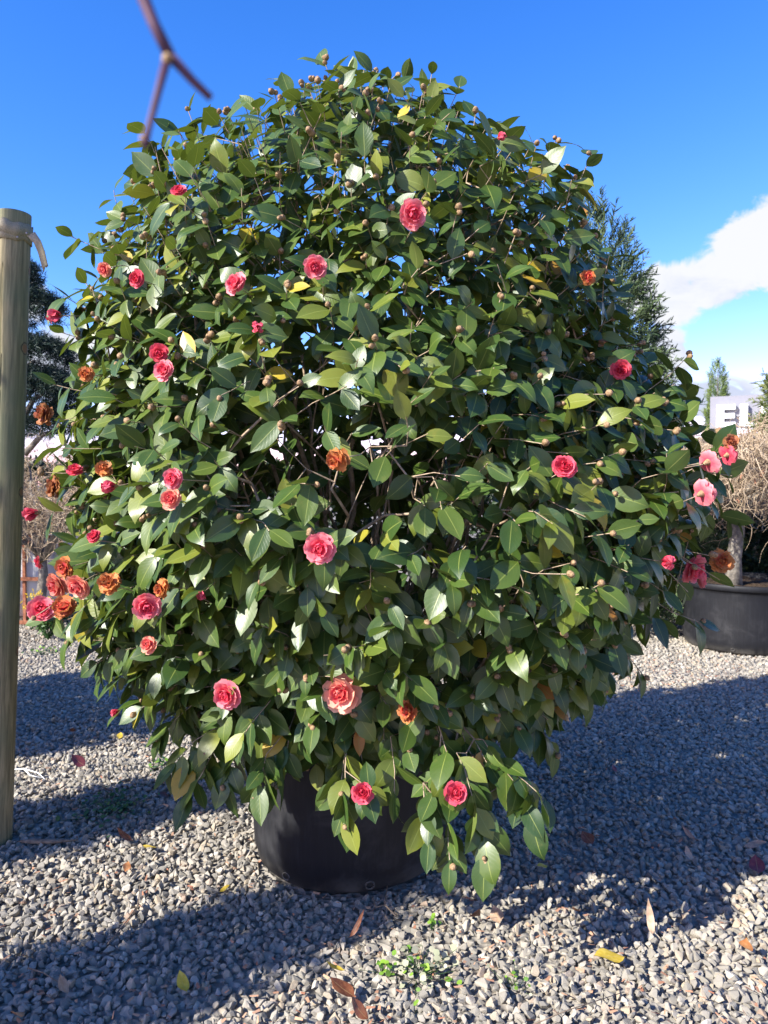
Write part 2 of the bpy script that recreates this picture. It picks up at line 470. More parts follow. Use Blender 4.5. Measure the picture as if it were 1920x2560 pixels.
def mat_fallen(name, c1, c2):
    m, g = new_mat(name)
    v = g.n('ShaderNodeTexCoord').outputs['Object']
    uv = g.n('ShaderNodeUVMap').outputs[0]
    s = g.n('ShaderNodeSeparateXYZ'); g.link(uv, s.inputs[0])
    n = g.noise(v, 60, 4, 0.6)
    c = g.mix(g.sm(n, 0.35, 0.7), (*c1, 1), (*c2, 1))
    rib = g.sm(g.m('ABSOLUTE', g.m('SUBTRACT', s.outputs[0], 0.5)), 0.03, 0.01, 0, 0.5)
    c = g.mix(rib, c, (0.5, 0.36, 0.15, 1))
    p = principled(g, c, 0.5, 0.4, bump(g, n, 0.3, 0.001))
    tr = g.n('ShaderNodeBsdfTranslucent'); g.link(c, tr.inputs[0])
    mx = g.n('ShaderNodeMixShader'); mx.inputs[0].default_value = 0.15; g.link(p, mx.inputs[1]); g.link(tr.outputs[0], mx.inputs[2])
    finish(g, mx.outputs[0]); return m
FALL = dict(yellow=mat_fallen('fallen_yellow', (0.55, 0.38, 0.03), (0.70, 0.52, 0.08)),
            brown=mat_fallen('fallen_brown', (0.16, 0.05, 0.025), (0.28, 0.11, 0.05)),
            dark=mat_fallen('fallen_dark', (0.07, 0.03, 0.02), (0.14, 0.06, 0.04)),
            tan=mat_fallen('fallen_tan', (0.34, 0.22, 0.14), (0.48, 0.34, 0.23)),
            orange=mat_fallen('fallen_orange', (0.50, 0.19, 0.06), (0.62, 0.30, 0.12)),
            purple=mat_fallen('fallen_purple', (0.14, 0.03, 0.04), (0.22, 0.06, 0.06)))

# ================================================================== the setting
me = mesh_np('ground', [(-300, -60, 0), (300, -60, 0), (300, 600, 0), (-300, 600, 0)], [(0, 1, 2, 3)], smooth=False)
tag(link('ground', me, M['ground']), kind='structure')

# gravel: angular stones, instanced on scattered points
stone_coll = bpy.data.collections.new('stone_shapes')
for k in range(10):
    bm = bmesh.new()
    r = np.random.default_rng(100 + k)
    pts = norm(r.normal(size=(15, 3))) * r.uniform(0.8, 1.05, (15, 1)) * np.array([1.0, r.uniform(0.7, 0.95), r.uniform(0.55, 0.8)])
    vs_ = [bm.verts.new(p) for p in pts]
    res = bmesh.ops.convex_hull(bm, input=vs_)
    for v in [v for v in bm.verts if not v.link_faces]: bm.verts.remove(v)
    bmesh.ops.bevel(bm, geom=list(bm.edges), offset=0.035, segments=1, affect='EDGES')
    sm_ = bpy.data.meshes.new('stone_shape'); bm.to_mesh(sm_); bm.free()
    sm_.materials.append(M['stone'])
    for p in sm_.polygons: p.use_smooth = False
    so = bpy.data.objects.new('stone_shape', sm_); stone_coll.objects.link(so)

POT_X, POT_Y = -0.13, 3.0
def scatter_points():
    out, sc, zz = [], [], []
    r = np.random.default_rng(5)
    for (d0, d1, sp, smin, smax, layers) in ((1.5, 3.4, 0.0265, 0.0095, 0.0235, 2), (3.4, 5.2, 0.027, 0.010, 0.0225, 2), (5.2, 7.2, 0.030, 0.012, 0.021, 1), (7.2, 11.0, 0.042, 0.015, 0.024, 1)):
        for L in range(layers):
            ys = np.arange(d0, d1, sp); w = 0.56 * d1 + 0.5
            xs = np.arange(-w, w, sp)
            X, Y = np.meshgrid(xs, ys); X = X.ravel() + r.uniform(-0.5, 0.5, X.size) * sp * 1.1; Y = Y.ravel() + r.uniform(-0.5, 0.5, Y.size) * sp * 1.1
            keep = np.abs(X) < 0.56 * Y + 0.45
            X, Y = X[keep], Y[keep]
            s = r.uniform(smin, smax, X.size) * (1.12 if L == 0 else 0.95)
            z = (0.002 if L == 0 else 0.011) + r.uniform(-0.003, 0.004, X.size)
            z = z + 0.006 * vnoise(np.stack([X, Y, 0 * X], 1), 2.6, 3)
            if L == 1:
                k2 = r.uniform(size=X.size) < 0.62; X, Y, s, z = X[k2], Y[k2], s[k2], z[k2]
            out.append(np.stack([X, Y, z], 1)); sc.append(s)
    P = np.concatenate(out); S = np.concatenate(sc)
    ok = (np.hypot(P[:, 0] - POT_X, P[:, 1] - POT_Y) > 0.36) & (np.hypot(P[:, 0] + 1.57, P[:, 1] - 3.08) > 0.075)
    return P[ok], S[ok]
P, S = scatter_points()
gm = mesh_np('gravel', P, attrs={'size': ('FLOAT', S)})
gravel = link('gravel', gm)
gm.materials.append(M['stone'])
tag(gravel, 'grey crushed stone gravel covering the nursery yard', 'gravel', kind='stuff')
ng = bpy.data.node_groups.new('gravel_scatter', 'GeometryNodeTree')
ng.interface.new_socket('Geometry', in_out='INPUT', socket_type='NodeSocketGeometry')
ng.interface.new_socket('Geometry', in_out='OUTPUT', socket_type='NodeSocketGeometry')
gi, go = ng.nodes.new('NodeGroupInput'), ng.nodes.new('NodeGroupOutput')
ci = ng.nodes.new('GeometryNodeCollectionInfo'); ci.inputs[0].default_value = stone_coll
ci.inputs['Separate Children'].default_value = True; ci.inputs['Reset Children'].default_value = True
iop = ng.nodes.new('GeometryNodeInstanceOnPoints'); iop.inputs['Pick Instance'].default_value = True
rv = ng.nodes.new('FunctionNodeRandomValue'); rv.data_type = 'FLOAT_VECTOR'
rv.inputs[0].default_value = (-1.1, -1.1, 0); rv.inputs[1].default_value = (1.1, 1.1, 6.283)
att = ng.nodes.new('GeometryNodeInputNamedAttribute'); att.data_type = 'FLOAT'; att.inputs[0].default_value = 'size'
L_ = ng.links.new
L_(gi.outputs[0], iop.inputs['Points']); L_(ci.outputs[0], iop.inputs['Instance']); L_(rv.outputs[0], iop.inputs['Rotation'])
rs = ng.nodes.new('FunctionNodeRandomValue'); rs.data_type = 'FLOAT_VECTOR'; rs.inputs[0].default_value = (0.72, 0.72, 0.72); rs.inputs[1].default_value = (1.25, 1.2, 1.15)
[setattr(i_, 'default_value', 5) for i_ in rs.inputs if i_.name == 'Seed']
vm = ng.nodes.new('ShaderNodeVectorMath'); vm.operation = 'SCALE'
L_(rs.outputs[0], vm.inputs[0]); L_(att.outputs[0], vm.inputs['Scale']); L_(vm.outputs[0], iop.inputs['Scale'])
ri = ng.nodes.new('FunctionNodeRandomValue'); ri.data_type = 'INT'; ri.inputs['Min'].default_value = 0 if 'Min' in ri.inputs else 0
for s_ in ri.inputs:
    if s_.type == 'INT' and s_.name == 'Max': s_.default_value = 9
    if s_.type == 'INT' and s_.name == 'Min': s_.default_value = 0
L_([o for o in ri.outputs if o.type == 'INT'][0], iop.inputs['Instance Index'])
L_(iop.outputs[0], go.inputs[0])
gravel.modifiers.new('scatter', 'NODES').node_group = ng

# ================================================================== the main pot
def make_pot(loc, r_top, r_bot, h, label, soil_z):
    root = empty('nursery_pot', loc)
    prof = [(0.02, 0.012), (r_bot - 0.07, 0.010), (r_bot - 0.025, 0.016), (r_bot - 0.004, 0.035), (r_bot + 0.006, 0.075)]
    for t in np.linspace(0.15, 0.86, 9): prof.append((r_bot + 0.006 + (r_top - r_bot - 0.012) * t ** 0.9, h * t))
    prof += [(r_top - 0.004, h - 0.055), (r_top + 0.016, h - 0.05), (r_top + 0.02, h - 0.045), (r_top + 0.021, h - 0.008), (r_top + 0.016, h), (r_top + 0.002, h), (r_top - 0.006, h - 0.01), (r_top - 0.014, soil_z - 0.02)]
    wob = lambda a, z: 0.006 * math.sin(3 * a + 1) + 0.005 * math.sin(2 * a + 4 * z)
    V, Q = lathe(prof, 72, wob)
    o = link('pot_wall', mesh_np('pot_wall', V, Q), M['pot'])
    o.location = loc; par(o, root)
    # drainage holes near the foot, each a small raised ring
    for a in (-2.20, -1.35, -0.5, 0.35, 1.2, 2.05):
        rr = r_bot + 0.005
        ring = [(0.016 * math.cos(t), 0.0, 0.013 * math.sin(t)) for t in np.linspace(0, 2 * math.pi, 13)]
        V, Q, T = tube(ring, [0.0035] * 13, 6, False)
        ho = link('drain_hole', mesh_np('drain_hole', V, Q), M['pot'])
        ho.location = (loc[0] + rr * math.cos(a), loc[1] + rr * math.sin(a), loc[2] + 0.055)
        ho.rotation_euler = (0, 0, a - math.pi / 2)
        par(ho, root)
    g_ = []
    n = 26
    for k in range(0, 7):
        for i in range(n):
            rr = (r_top - 0.013) * k / 6; a = i / n * 2 * math.pi
            g_.append((rr * math.cos(a), rr * math.sin(a), soil_z + 0.012 * math.sin(7 * a + k * 3) * (0.3 + k / 6) + random.uniform(-.006, .006)))
    Qs = [(k * n + i, k * n + (i + 1) % n, (k + 1) * n + (i + 1) % n, (k + 1) * n + i) for k in range(6) for i in range(n)]
    so = link('soil', mesh_np('soil', g_, Qs), M['soil']); so.location = loc; par(so, root)
    return tag(root, label, 'plant pot', 'large black nursery pots')

make_pot((POT_X, POT_Y, 0.0), 0.405, 0.365, 0.60, 'scuffed black plastic nursery pot under the flowering camellia', 0.55)

# ================================================================== camellia
# silhouette read from the photograph -> radius of the shrub against height, left and right flank
SIL = [(150, 800, 1090), (200, 650, 1190), (250, 520, 1250), (330, 300, 1370), (400, 255, 1500), (500, 225, 1555), (600, 185, 1600), (700, 165, 1625),
       (800, 140, 1640), (900, 120, 1680), (1000, 105, 1735), (1100, 90, 1800), (1200, 90, 1835), (1300, 100, 1825), (1400, 105, 1785), (1500, 125, 1700),
       (1600, 195, 1630), (1700, 285, 1500), (1790, 440, 1330), (1850, 590, 1180)]
AX, AY = POT_X, POT_Y - 0.02
tab = []
for (y, xl, xr) in SIL:
    rr = []
    for x in (xl, xr):
        d = ray(x, y); dh = d[:2] / np.linalg.norm(d[:2])
        t = dh @ np.array([AX, AY]); R = abs(dh[0] * AY - dh[1] * AX)
        z = CAM_H + d[2] / np.linalg.norm(d[:2]) * t
        rr.append((R, z))
    tab.append(((rr[0][1] + rr[1][1]) / 2, rr[0][0], rr[1][0]))
tab.sort()
tab = [(z_, l_ * (0.955 if z_ > 1.75 else 0.98), r_ * (0.955 if z_ > 1.75 else 1.0)) for z_, l_, r_ in tab]
TZ = np.array([t[0] if t[0] < 2.0 else 2.0 + (t[0] - 2.0) * 0.88 for t in tab]); TL = np.array([t[1] for t in tab]); TR = np.array([t[2] for t in tab])
TZ = np.concatenate([TZ, [TZ[-1] + 0.06]]); TL = np.concatenate([TL, [0.03]]); TR = np.concatenate([TR, [0.03]])
ZMIN, ZMAX = TZ[0], TZ[-1]
def env(z, phi):
    w = (1 + np.cos(phi)) / 2
    lump = 1 + 0.035 * np.sin(3 * phi + 4.1 * z) + 0.03 * np.sin(5 * phi - 6.3 * z + 1.3) + 0.025 * np.sin(9 * phi + 9.0 * z)
    return (np.interp(z, TZ, TL) * (1 - w) + np.interp(z, TZ, TR) * w) * (1 - 0.05 * np.sin(phi) ** 2) * lump

shrub = empty('camellia_shrub', (AX, AY, 0.55))
tag(shrub, 'large rounded camellia with glossy leaves and pink flowers, in black pot', 'shrub')

# ---- shoots: where the leafy twig ends are
def sample_shoots():
    r = np.random.default_rng(21)
    tips, dirs, rho_ = [], [], []
    def throw(n, lo, hi, mind, lower):
        got = [np.array(tips)] if tips else []
        pts = np.array(tips) if tips else np.zeros((0, 3))
        k = 0; tries = 0
        zs = np.linspace(ZMIN, ZMAX, 200)
        wgt = np.maximum(env(zs, 0 * zs), 0.12) * np.sqrt(1 + np.gradient(env(zs, 0 * zs), zs) ** 2).clip(1, 4)
        wgt /= wgt.sum()
        while k < n and tries < n * 14:
            tries += 1
            z = r.choice(zs, p=wgt) + r.uniform(-.01, .01); ph = r.uniform(-math.pi, math.pi)
            if math.sin(ph) > 0.25 and r.uniform() < 0.45: continue           # thinner on the far side
            rho = lo + (hi - lo) * math.sqrt(r.uniform())
            if lo < 0.9 and z > 2.25 and r.uniform() < 0.5: continue          # airier towards the top
            R = env(z, ph) * rho - 0.05
            if R < 0.01: R = abs(r.normal()) * 0.05
            zz = z if rho > 0.9 else z - 0.05
            p = np.array([AX + R * math.cos(ph), AY + R * math.sin(ph), zz])
            # the open window in the front where the bare stems show
            dphi = (ph + R_(84)); wz = (z - 1.50)
            g_ = math.exp(-(dphi / R_(27)) ** 2 - ((wz - 0.08 * math.sin(7 * ph + 1.0)) / 0.20) ** 2)
            if r.uniform() < g_ * lower: continue
            nn = vnoise(p[None], 4.2, 8)[0]
            if nn < -0.42 and r.uniform() < 0.55: continue
            if len(pts) and np.min(np.sum((pts - p) ** 2, 1)) < mind ** 2: continue
            pts = np.concatenate([pts, p[None]])
            tips.append(p); k += 1
            t = (z - ZMIN) / (ZMAX - ZMIN)
            out = np.array([math.cos(ph), math.sin(ph), 0])
            d = out * (1.0 - 0.5 * t) + np.array([0, 0, -0.42 + 1.40 * t]) + r.normal(size=3) * 0.28
            dirs.append(norm(d)); rho_.append(rho)
    throw(1350, 0.93, 1.0, 0.074, 0.96)
    throw(640, 0.74, 0.92, 0.080, 0.92)
    throw(220, 0.50, 0.74, 0.10, 0.92)
    return tips, dirs, rho_
tips, dirs, rhos = sample_shoots()
nleaf = [int(rng.integers(5, 9)) - (1 if p_[2] > 2.15 else 0) for p_ in tips]
hang = [0.0] * len(tips)

# hanging sprays in front of the pot and stray shoots beyond the outline: (px, py, depth, direction, leaves)
for (px, py, dep, d, n) in [(690, 1960, 2.22, (-.2, -.5, -.9), 8), (660, 1900, 2.25, (-.4, -.5, -.6), 6), (600, 1850, 2.20, (-.5, -.5, -.6), 8), (760, 1860, 2.25, (-.1, -.6, -.7), 7),
        (860, 2060, 2.20, (0, -.5, -.9), 8), (850, 1980, 2.24, (-.1, -.6, -.8), 7), (905, 1960, 2.26, (.1, -.6, -.6), 6), (985, 2015, 2.2, (.05, -.4, -.9), 6),
        (1075, 2105, 2.12, (.1, -.5, -.9), 8), (1130, 1985, 2.1, (.1, -.6, -.6), 8), (1075, 2040, 2.14, (-.2, -.5, -.8), 7), (1215, 2145, 2.1, (.2, -.5, -.9), 8), (1190, 2060, 2.12, (.1, -.5, -.9), 7), (1125, 2160, 2.1, (0, -.5, -.9), 6),
        (1365, 2000, 2.12, (.7, -.4, -.5), 8), (1290, 1960, 2.16, (.5, -.5, -.6), 8), (1230, 1930, 2.2, (.3, -.5, -.5), 7), (1180, 1890, 2.25, (.2, -.6, -.5), 6),
        (1020, 1880, 2.26, (.1, -.7, -.5), 7), (960, 1850, 2.3, (0, -.7, -.5), 7), (1100, 1840, 2.3, (.2, -.7, -.5), 7), (850, 1830, 2.3, (0, -.7, -.5), 6), (1290, 1820, 2.35, (.5, -.6, -.6), 8), (1370, 1800, 2.45, (.7, -.4, -.6), 8), (1390, 1880, 2.5, (.5, -.4, -.9), 8), (1350, 1740, 2.4, (.5, -.5, -.6), 8),
        (560, 1960, 2.3, (-.4, -.3, -.9), 8), (460, 1930, 2.35, (-.6, -.2, -.8), 8), (395, 1850, 2.4, (-.7, -.2, -.7), 8), (520, 1880, 2.3, (-.4, -.4, -.7), 7), (340, 1780, 2.4, (-.8, -.2, -.6), 8), (290, 1700, 2.45, (-.8, -.1, -.6), 8), (240, 1660, 2.5, (-.8, -.1, -.6), 7),
        (1610, 1690, 2.5, (.7, 0, -.8), 8), (1560, 1640, 2.45, (.7, -.1, -.7), 8), (1480, 1650, 2.4, (.5, -.3, -.8), 8), (1510, 1720, 2.5, (.2, 0, -1), 4), (1390, 1710, 2.45, (.1, 0, -1), 5), (1660, 1560, 2.5, (.7, 0, -.7), 7),
        (1720, 890, 2.55, (.75, 0, .65), 5), (1690, 960, 2.55, (.8, -.1, .4), 5), (1725, 1040, 2.55, (.9, -.1, .25), 6), (1700, 1100, 2.5, (.9, 0, .1), 6), (1790, 1130, 2.5, (.9, 0, 0), 5), (1800, 1240, 2.45, (.9, -.1, -.2), 7), (1740, 1210, 2.42, (.9, -.2, -.1), 7), (1830, 1190, 2.5, (.9, .1, -.2), 5),
        (1780, 1390, 2.35, (.9, -.3, -.1), 7), (1720, 1480, 2.4, (.7, -.1, -.6), 7), (1800, 1450, 2.4, (.8, 0, -.5), 5), (1570, 1430, 2.05, (.5, -.7, -.2), 8), (1760, 1560, 2.6, (.8, .2, -.3), 4), (1680, 1420, 2.3, (.8, -.3, -.3), 7),
        (1650, 1010, 2.45, (.8, -.3, .2), 7), (1690, 1160, 2.40, (.9, -.3, 0), 8), (1750, 1290, 2.5, (.9, -.1, -.2), 8), (1640, 1260, 2.25, (.7, -.6, -.1), 8), (1620, 1350, 2.2, (.7, -.6, -.2), 8), (1700, 1340, 2.35, (.8, -.4, -.2), 8), (1660, 1480, 2.35, (.7, -.4, -.5), 8), (1790, 1080, 2.6, (.9, 0, .2), 6), (1850, 1300, 2.6, (.9, 0, -.2), 6), (1730, 1410, 2.4, (.8, -.3, -.4), 7),
        (470, 1990, 2.3, (-.5, -.3, -.9), 8), (420, 1940, 2.35, (-.6, -.2, -.8), 7), (640, 1990, 2.2, (-.2, -.4, -.9), 7), (1240, 1790, 2.3, (.3, -.6, -.5), 8), (1330, 1690, 2.3, (.4, -.6, -.5), 8), (1180, 1990, 2.12, (.3, -.5, -.8), 7), (1330, 2050, 2.14, (.5, -.5, -.8), 7),
        (105, 1180, 2.45, (-.9, -.1, 0), 5), (140, 1120, 2.4, (-.9, -.2, 0), 6), (90, 1540, 2.4, (-.8, -.2, -.6), 7), (170, 1600, 2.4, (-.6, -.3, -.8), 7), (200, 1530, 2.3, (-.5, -.5, -.6), 8), (160, 740, 2.45, (-.9, -.1, .5), 6), (150, 830, 2.45, (-.9, -.1, .3), 6), (175, 590, 2.5, (-.9, 0, .4), 6), (130, 960, 2.45, (-.9, 0, .2), 6),
        (810, 150, 2.72, (-.3, -.1, .9), 6), (910, 175, 2.7, (.1, -.1, 1), 7), (1080, 180, 2.7, (.1, -.1, 1), 7), (720, 200, 2.65, (-.2, -.1, 1), 7), (1150, 215, 2.7, (.4, 0, .9), 6), (470, 275, 2.6, (-.3, 0, .9), 6), (350, 315, 2.6, (-.4, 0, .8), 6), (1390, 350, 2.6, (.3, 0, .9), 6), (1480, 385, 2.6, (.4, 0, .8), 7)]:
    tips.append(at(px, py, dep)); dirs.append(norm(np.array(d, float))); nleaf.append(n); rhos.append(1.0)
    hang.append(1.0 if d[2] < -0.3 else 0.0)

# ---- flowers: photo position, size (overview px), kind
FL = [(388,420,30,'red'),(888,465,56,'pink'),(230,580,28,'coral'),(300,603,34,'red'),(515,618,46,'pink'),(680,578,46,'pink'),(1075,298,20,'bud'),(130,682,30,'bud'),
      (347,762,38,'red'),(360,803,42,'pink'),(553,710,26,'bud'),(190,808,32,'orange'),(101,898,44,'brown'),(125,1052,46,'brown'),(164,1023,32,'red'),(225,1018,34,'orange'),
      (250,1050,30,'bud'),(380,1035,44,'pink'),(372,1080,42,'coral'),(82,1107,30,'bud'),(208,1163,30,'red'),(91,1212,28,'red'),(148,1225,42,'wilt'),(130,1262,54,'coral'),
      (173,1262,52,'coral'),(240,1262,50,'orange'),(355,1270,40,'orange'),(90,1320,56,'pink'),(142,1318,50,'wilt'),(317,1307,54,'pink'),(440,1280,22,'bud'),(327,1393,38,'coral'),
      (733,992,50,'orange'),(693,1184,60,'pink'),(740,1497,74,'peach'),(889,1537,48,'wilt'),(495,1498,60,'pink'),(260,1533,18,'bud'),(785,1713,44,'red'),(985,1713,46,'red'),
      (1218,1012,48,'red'),(1268,602,32,'wilt'),(1340,798,40,'red'),(1525,1000,50,'pink'),(1567,985,40,'red'),(1577,958,32,'brown'),(1512,1068,54,'pink'),(1490,1226,64,'pink'),
      (1556,1213,48,'orange'),(1430,1213,30,'bud'),(1502,1248,48,'pink')]
def env_hit(px, py):
    d = norm(ray(px, py)); best = None
    for t in np.arange(1.3, 3.6, 0.01):
        p = CAM + d * t
        q = p[:2] - np.array([AX, AY]); z = p[2]
        R = env(np.clip(z, ZMIN, ZMAX), math.atan2(q[1], q[0])) + 2.0 * max(0, z - ZMAX) - 0.0
        g_ = np.hypot(*q) - R
        if best is None or g_ < best[0]: best = (g_, p, q)
        if g_ < -0.005: break
    return best[1], norm(np.append(best[2], 0))
flowers = []
for (ox, oy, dia, kind) in FL:
    px, py = ox * 1.15732, oy * 1.15732
    if oy > 1650: p = at(px, py, 2.10); out = norm(np.array([0.1, -1, -0.1]))
    elif oy > 1480 and ox > 650: p = at(px, py, 2.14); out = norm(np.array([0, -1, 0.05]))
    else: p, out = env_hit(px, py)
    size = 1.1 * dia * 1.15732 / F * p[1] / 2.0              # radius in metres
    tocam = norm(CAM - p)
    f = norm(out * 0.7 + tocam * 0.75 + np.array([0, 0, 0.1]) + rng.normal(size=3) * 0.42 + np.array([-0.18, 0, 0.08]))
    if kind == 'bud': f = norm(out + np.array([0, -0.3, -0.25]) + rng.normal(size=3) * 0.4)
    if (ox, oy) in ((1525,1000),(1512,1068),(1567,985)): f = norm(np.array([0.75, 0.25, 0.3]))
    p = p + f * 0.01
    flowers.append((p, f, size, kind))
    tips.append(p - f * (0.022 if kind != 'bud' else 0.018)); dirs.append(norm(f * 0.7 + out * 0.5)); nleaf.append(5); rhos.append(1.02); hang.append(0.0)
NF = len(flowers)
tips = np.array(tips); dirs = np.array(dirs); rhos = np.array(rhos); hang = np.array(hang)
NS = len(tips)
t_h = np.clip((tips[:, 2] - ZMIN) / (ZMAX - ZMIN), 0, 1)

# ---- branch skeleton: stems rise from the pot, every shoot grafts on to the nearest wood inside it
nodes, parent, stem_id = [], [], []
base_c = np.array([AX, AY, 0.54])
r = np.random.default_rng(4)
for k in range(40):
    a = k * 2.39996; rr0 = 0.03 + 0.09 * math.sqrt((k + .5) / 40)
    spread = 0.15 + 0.80 * math.sqrt((k + 0.5) / 40)
    top = np.array([AX + spread * math.cos(a), AY + spread * math.sin(a), 2.45 - 1.0 * spread ** 1.5 + r.uniform(-.2, .1)])
    p0 = np.array([AX + rr0 * math.cos(a), AY + rr0 * math.sin(a), 0.54])
    bend = p0 * 0.45 + top * 0.55 + np.array([math.cos(a), math.sin(a), 0]) * 0.10 * spread + np.array([0, 0, 0.12])
    prev = -1; n = 14
    wob = r.normal(size=(n + 1, 3)) * 0.018
    for i in range(n + 1):
        t = i / n
        p = (1 - t) ** 2 * p0 + 2 * t * (1 - t) * bend + t * t * top + (wob[i] if i else 0)
        nodes.append(p); parent.append(prev); stem_id.append(k); prev = len(nodes) - 1
NSTEM = len(nodes)
shoot_len = rng.uniform(0.10, 0.20, NS)
bases = tips - dirs * shoot_len[:, None]
order = np.argsort(np.linalg.norm(bases - base_c, axis=1))
cap_n = NSTEM + NS * 8
NA = np.zeros((cap_n, 3)); NA[:NSTEM] = nodes; cnt = NSTEM
RD = np.zeros(cap_n); RD[:NSTEM] = np.linalg.norm(NA[:NSTEM] - base_c, axis=1)
shoot_path = [None] * NS
for si in order:
    B = bases[si]; bd = np.linalg.norm(B - base_c)
    dv = NA[:cnt] - B; dist = np.sqrt(np.sum(dv ** 2, 1))
    cost = dist + 0.35 * np.maximum(0, RD[:cnt] - bd + 0.03) * 4 + 0.25 * np.maximum(0, NA[:cnt, 2] - B[2] - 0.1)
    j = int(np.argmin(cost)); A = NA[j]; D = dist[j]
    n = max(1, int(D / 0.09)); prev = j
    mid = (A + B) / 2 + np.array([0, 0, -0.05 if hang[si] == 0 else 0.05]) * min(1, D * 3) + r.normal(size=3) * 0.03 * min(1, D * 4)
    for i in range(1, n + 1):
        t = i / n
        p = (1 - t) ** 2 * A + 2 * t * (1 - t) * mid + t * t * B
        NA[cnt] = p; RD[cnt] = np.linalg.norm(p - base_c); parent.append(prev); stem_id.append(-1); prev = cnt; cnt += 1
    m_ = (B + tips[si]) / 2 + r.normal(size=3) * 0.006
    path = [B]
    for p in (m_, tips[si]):
        NA[cnt] = p; RD[cnt] = 99; parent.append(prev); stem_id.append(-1); prev = cnt; cnt += 1
        path.append(p)
    shoot_path[si] = np.array(path)
nodes = NA[:cnt]; parent = np.array(parent); stem_id = np.array(stem_id)
desc = np.ones(cnt)
for i in range(cnt - 1, -1, -1):
    if parent[i] >= 0: desc[parent[i]] += desc[i] if parent[i] < i else 0
rad = np.clip(0.00135 * (desc / 3) ** 0.42, 0.0013, 0.014)
rad[stem_id >= 0] = np.maximum(rad[stem_id >= 0], 0.0055)
# stems get a steady taper
ci_ = np.arange(cnt)
for k in range(40):
    idx = ci_[stem_id == k]
    A, B = nodes[idx], None
    rr = np.linspace(1, 0.4, len(idx)) * (0.0060 + 0.0085 * ((k * 7) % 5) / 5)
    V, Q, T = tube(A, rr, 7)
    o = link('stem', mesh_np('stem', V, Q, T), M['bark']); par(o, shrub)
    rad[idx] = rr
e = ci_[(parent >= 0) & (stem_id < 0)]
pr = parent[e]
V, Q = frusta(nodes[pr], nodes[e], np.minimum(rad[pr], rad[e] * 1.6), rad[e], 5)
o = link('twig_work', mesh_np('twig_work', V, Q), M['bark']); par(o, shrub); tag(o, kind='stuff')

# ---- leaf shapes
LY = np.array([-0.07, 0.0, 0.06, 0.18, 0.34, 0.50, 0.66, 0.80, 0.91, 1.0])
LW = np.array([0.015, 0.018, 0.10, 0.21, 0.275, 0.283, 0.243, 0.165, 0.070, 0.003])
def leaf_template(wid, recurve, fold, wav, seed, tipc=0.0):
    r = np.random.default_rng(seed); V, U = [], []
    ph = r.uniform(0, 6)
    for i, (y, w) in enumerate(zip(LY, LW)):
        yc = max(y, 0)
        for c in (-1, -0.55, 0, 0.55, 1):
            x = c * w * wid
            z = -recurve * yc ** 2 + fold * abs(c) * w * (1 - 0.35 * abs(c)) - tipc * max(0, yc - 0.75) ** 2 * 4
            z += wav * math.sin(6.5 * yc + ph + (1.5 if c > 0 else 0)) * abs(c) ** 2 * (0.2 + w)
            V.append((x, y, z)); U.append((0.5 + 0.5 * c, min(max(y, 0), 1)))
    Q = [(i * 5 + k, i * 5 + k + 1, (i + 1) * 5 + k + 1, (i + 1) * 5 + k) for i in range(len(LY) - 1) for k in range(4)]
    return np.array(V), np.array(Q), np.array(U)
LT = [leaf_template(1.0, 0.10, 0.16, 0.03, 1), leaf_template(1.08, 0.22, 0.22, 0.04, 2), leaf_template(0.88, 0.05, 0.28, 0.03, 3),
      leaf_template(1.14, 0.16, 0.05, 0.06, 4, 0.5), leaf_template(0.95, 0.30, 0.14, 0.05, 5, 0.3), leaf_template(1.05, -0.06, 0.20, 0.04, 6)]

lp, la, ln, ls, lt, lv = [], [], [], [], [], []
r = np.random.default_rng(77)
for si in range(NS):
    n = nleaf[si]; d = dirs[si]; path = shoot_path[si]; L = shoot_len[si]
    out = norm(np.array([tips[si][0] - AX, tips[si][1] - AY, 0.0]))
    u = norm(np.cross(d, [0.21, 0.33, 0.92])); v = np.cross(d, u)
    a0 = r.uniform(0, 6.28); t = t_h[si]
    g_ = 0.74 - 0.50 * t + 0.25 * hang[si]
    yb = r.uniform()
    for i in range(n):
        s = (i + r.uniform(0, 0.8)) / n                        # 0 at tip, 1 at the shoot's base
        f = 1 - s * 0.95
        p = path[0] * (1 - f) ** 2 + 2 * f * (1 - f) * path[1] + f * f * path[2] if False else (path[1] + (path[2] - path[1]) * (2 * f - 1) if f > 0.5 else path[0] + (path[1] - path[0]) * 2 * f)
        an = a0 + i * 2.4 + r.normal() * 0.3
        rad_ = u * math.cos(an) + v * math.sin(an)
        ph = R_(38 + 38 * s + 24 * t * min(1.0, s * 2.5) + r.normal() * 11)
        ax = d * math.cos(ph) + rad_ * math.sin(ph) + np.array([0, 0, -g_]) + r.normal(size=3) * 0.10
        nt_ = d * 0.55 + np.array([0, 0, 0.38]) + out * 0.38 + to_sun * 0.25 + r.normal(size=3) * 0.30
        lp.append(p + rad_ * 0.003); la.append(ax); ln.append(nt_)
        ls.append((1 - 0.17 * t) * r.uniform(0.076, 0.120) * (0.8 if i == 0 and r.uniform() < .4 else 1.0))
        q = r.uniform()
        tint = r.uniform(0.05, 0.62) * 0.72 + 0.22 * yb
        if q < 0.15 or (s > 0.7 and q < 0.26): tint = r.uniform(0.66, 0.86)
        if q < 0.028: tint = r.uniform(0.86, 0.955)
        if q < 0.006: tint = r.uniform(0.95, 0.99)
        lt.append(tint); lv.append(int(r.integers(0, 6)))
lp, la, ln, ls, lt, lv = map(np.array, (lp, la, ln, ls, lt, lv))
ax_n = norm(la); ctr = lp + ax_n * (ls * 0.5)[:, None]
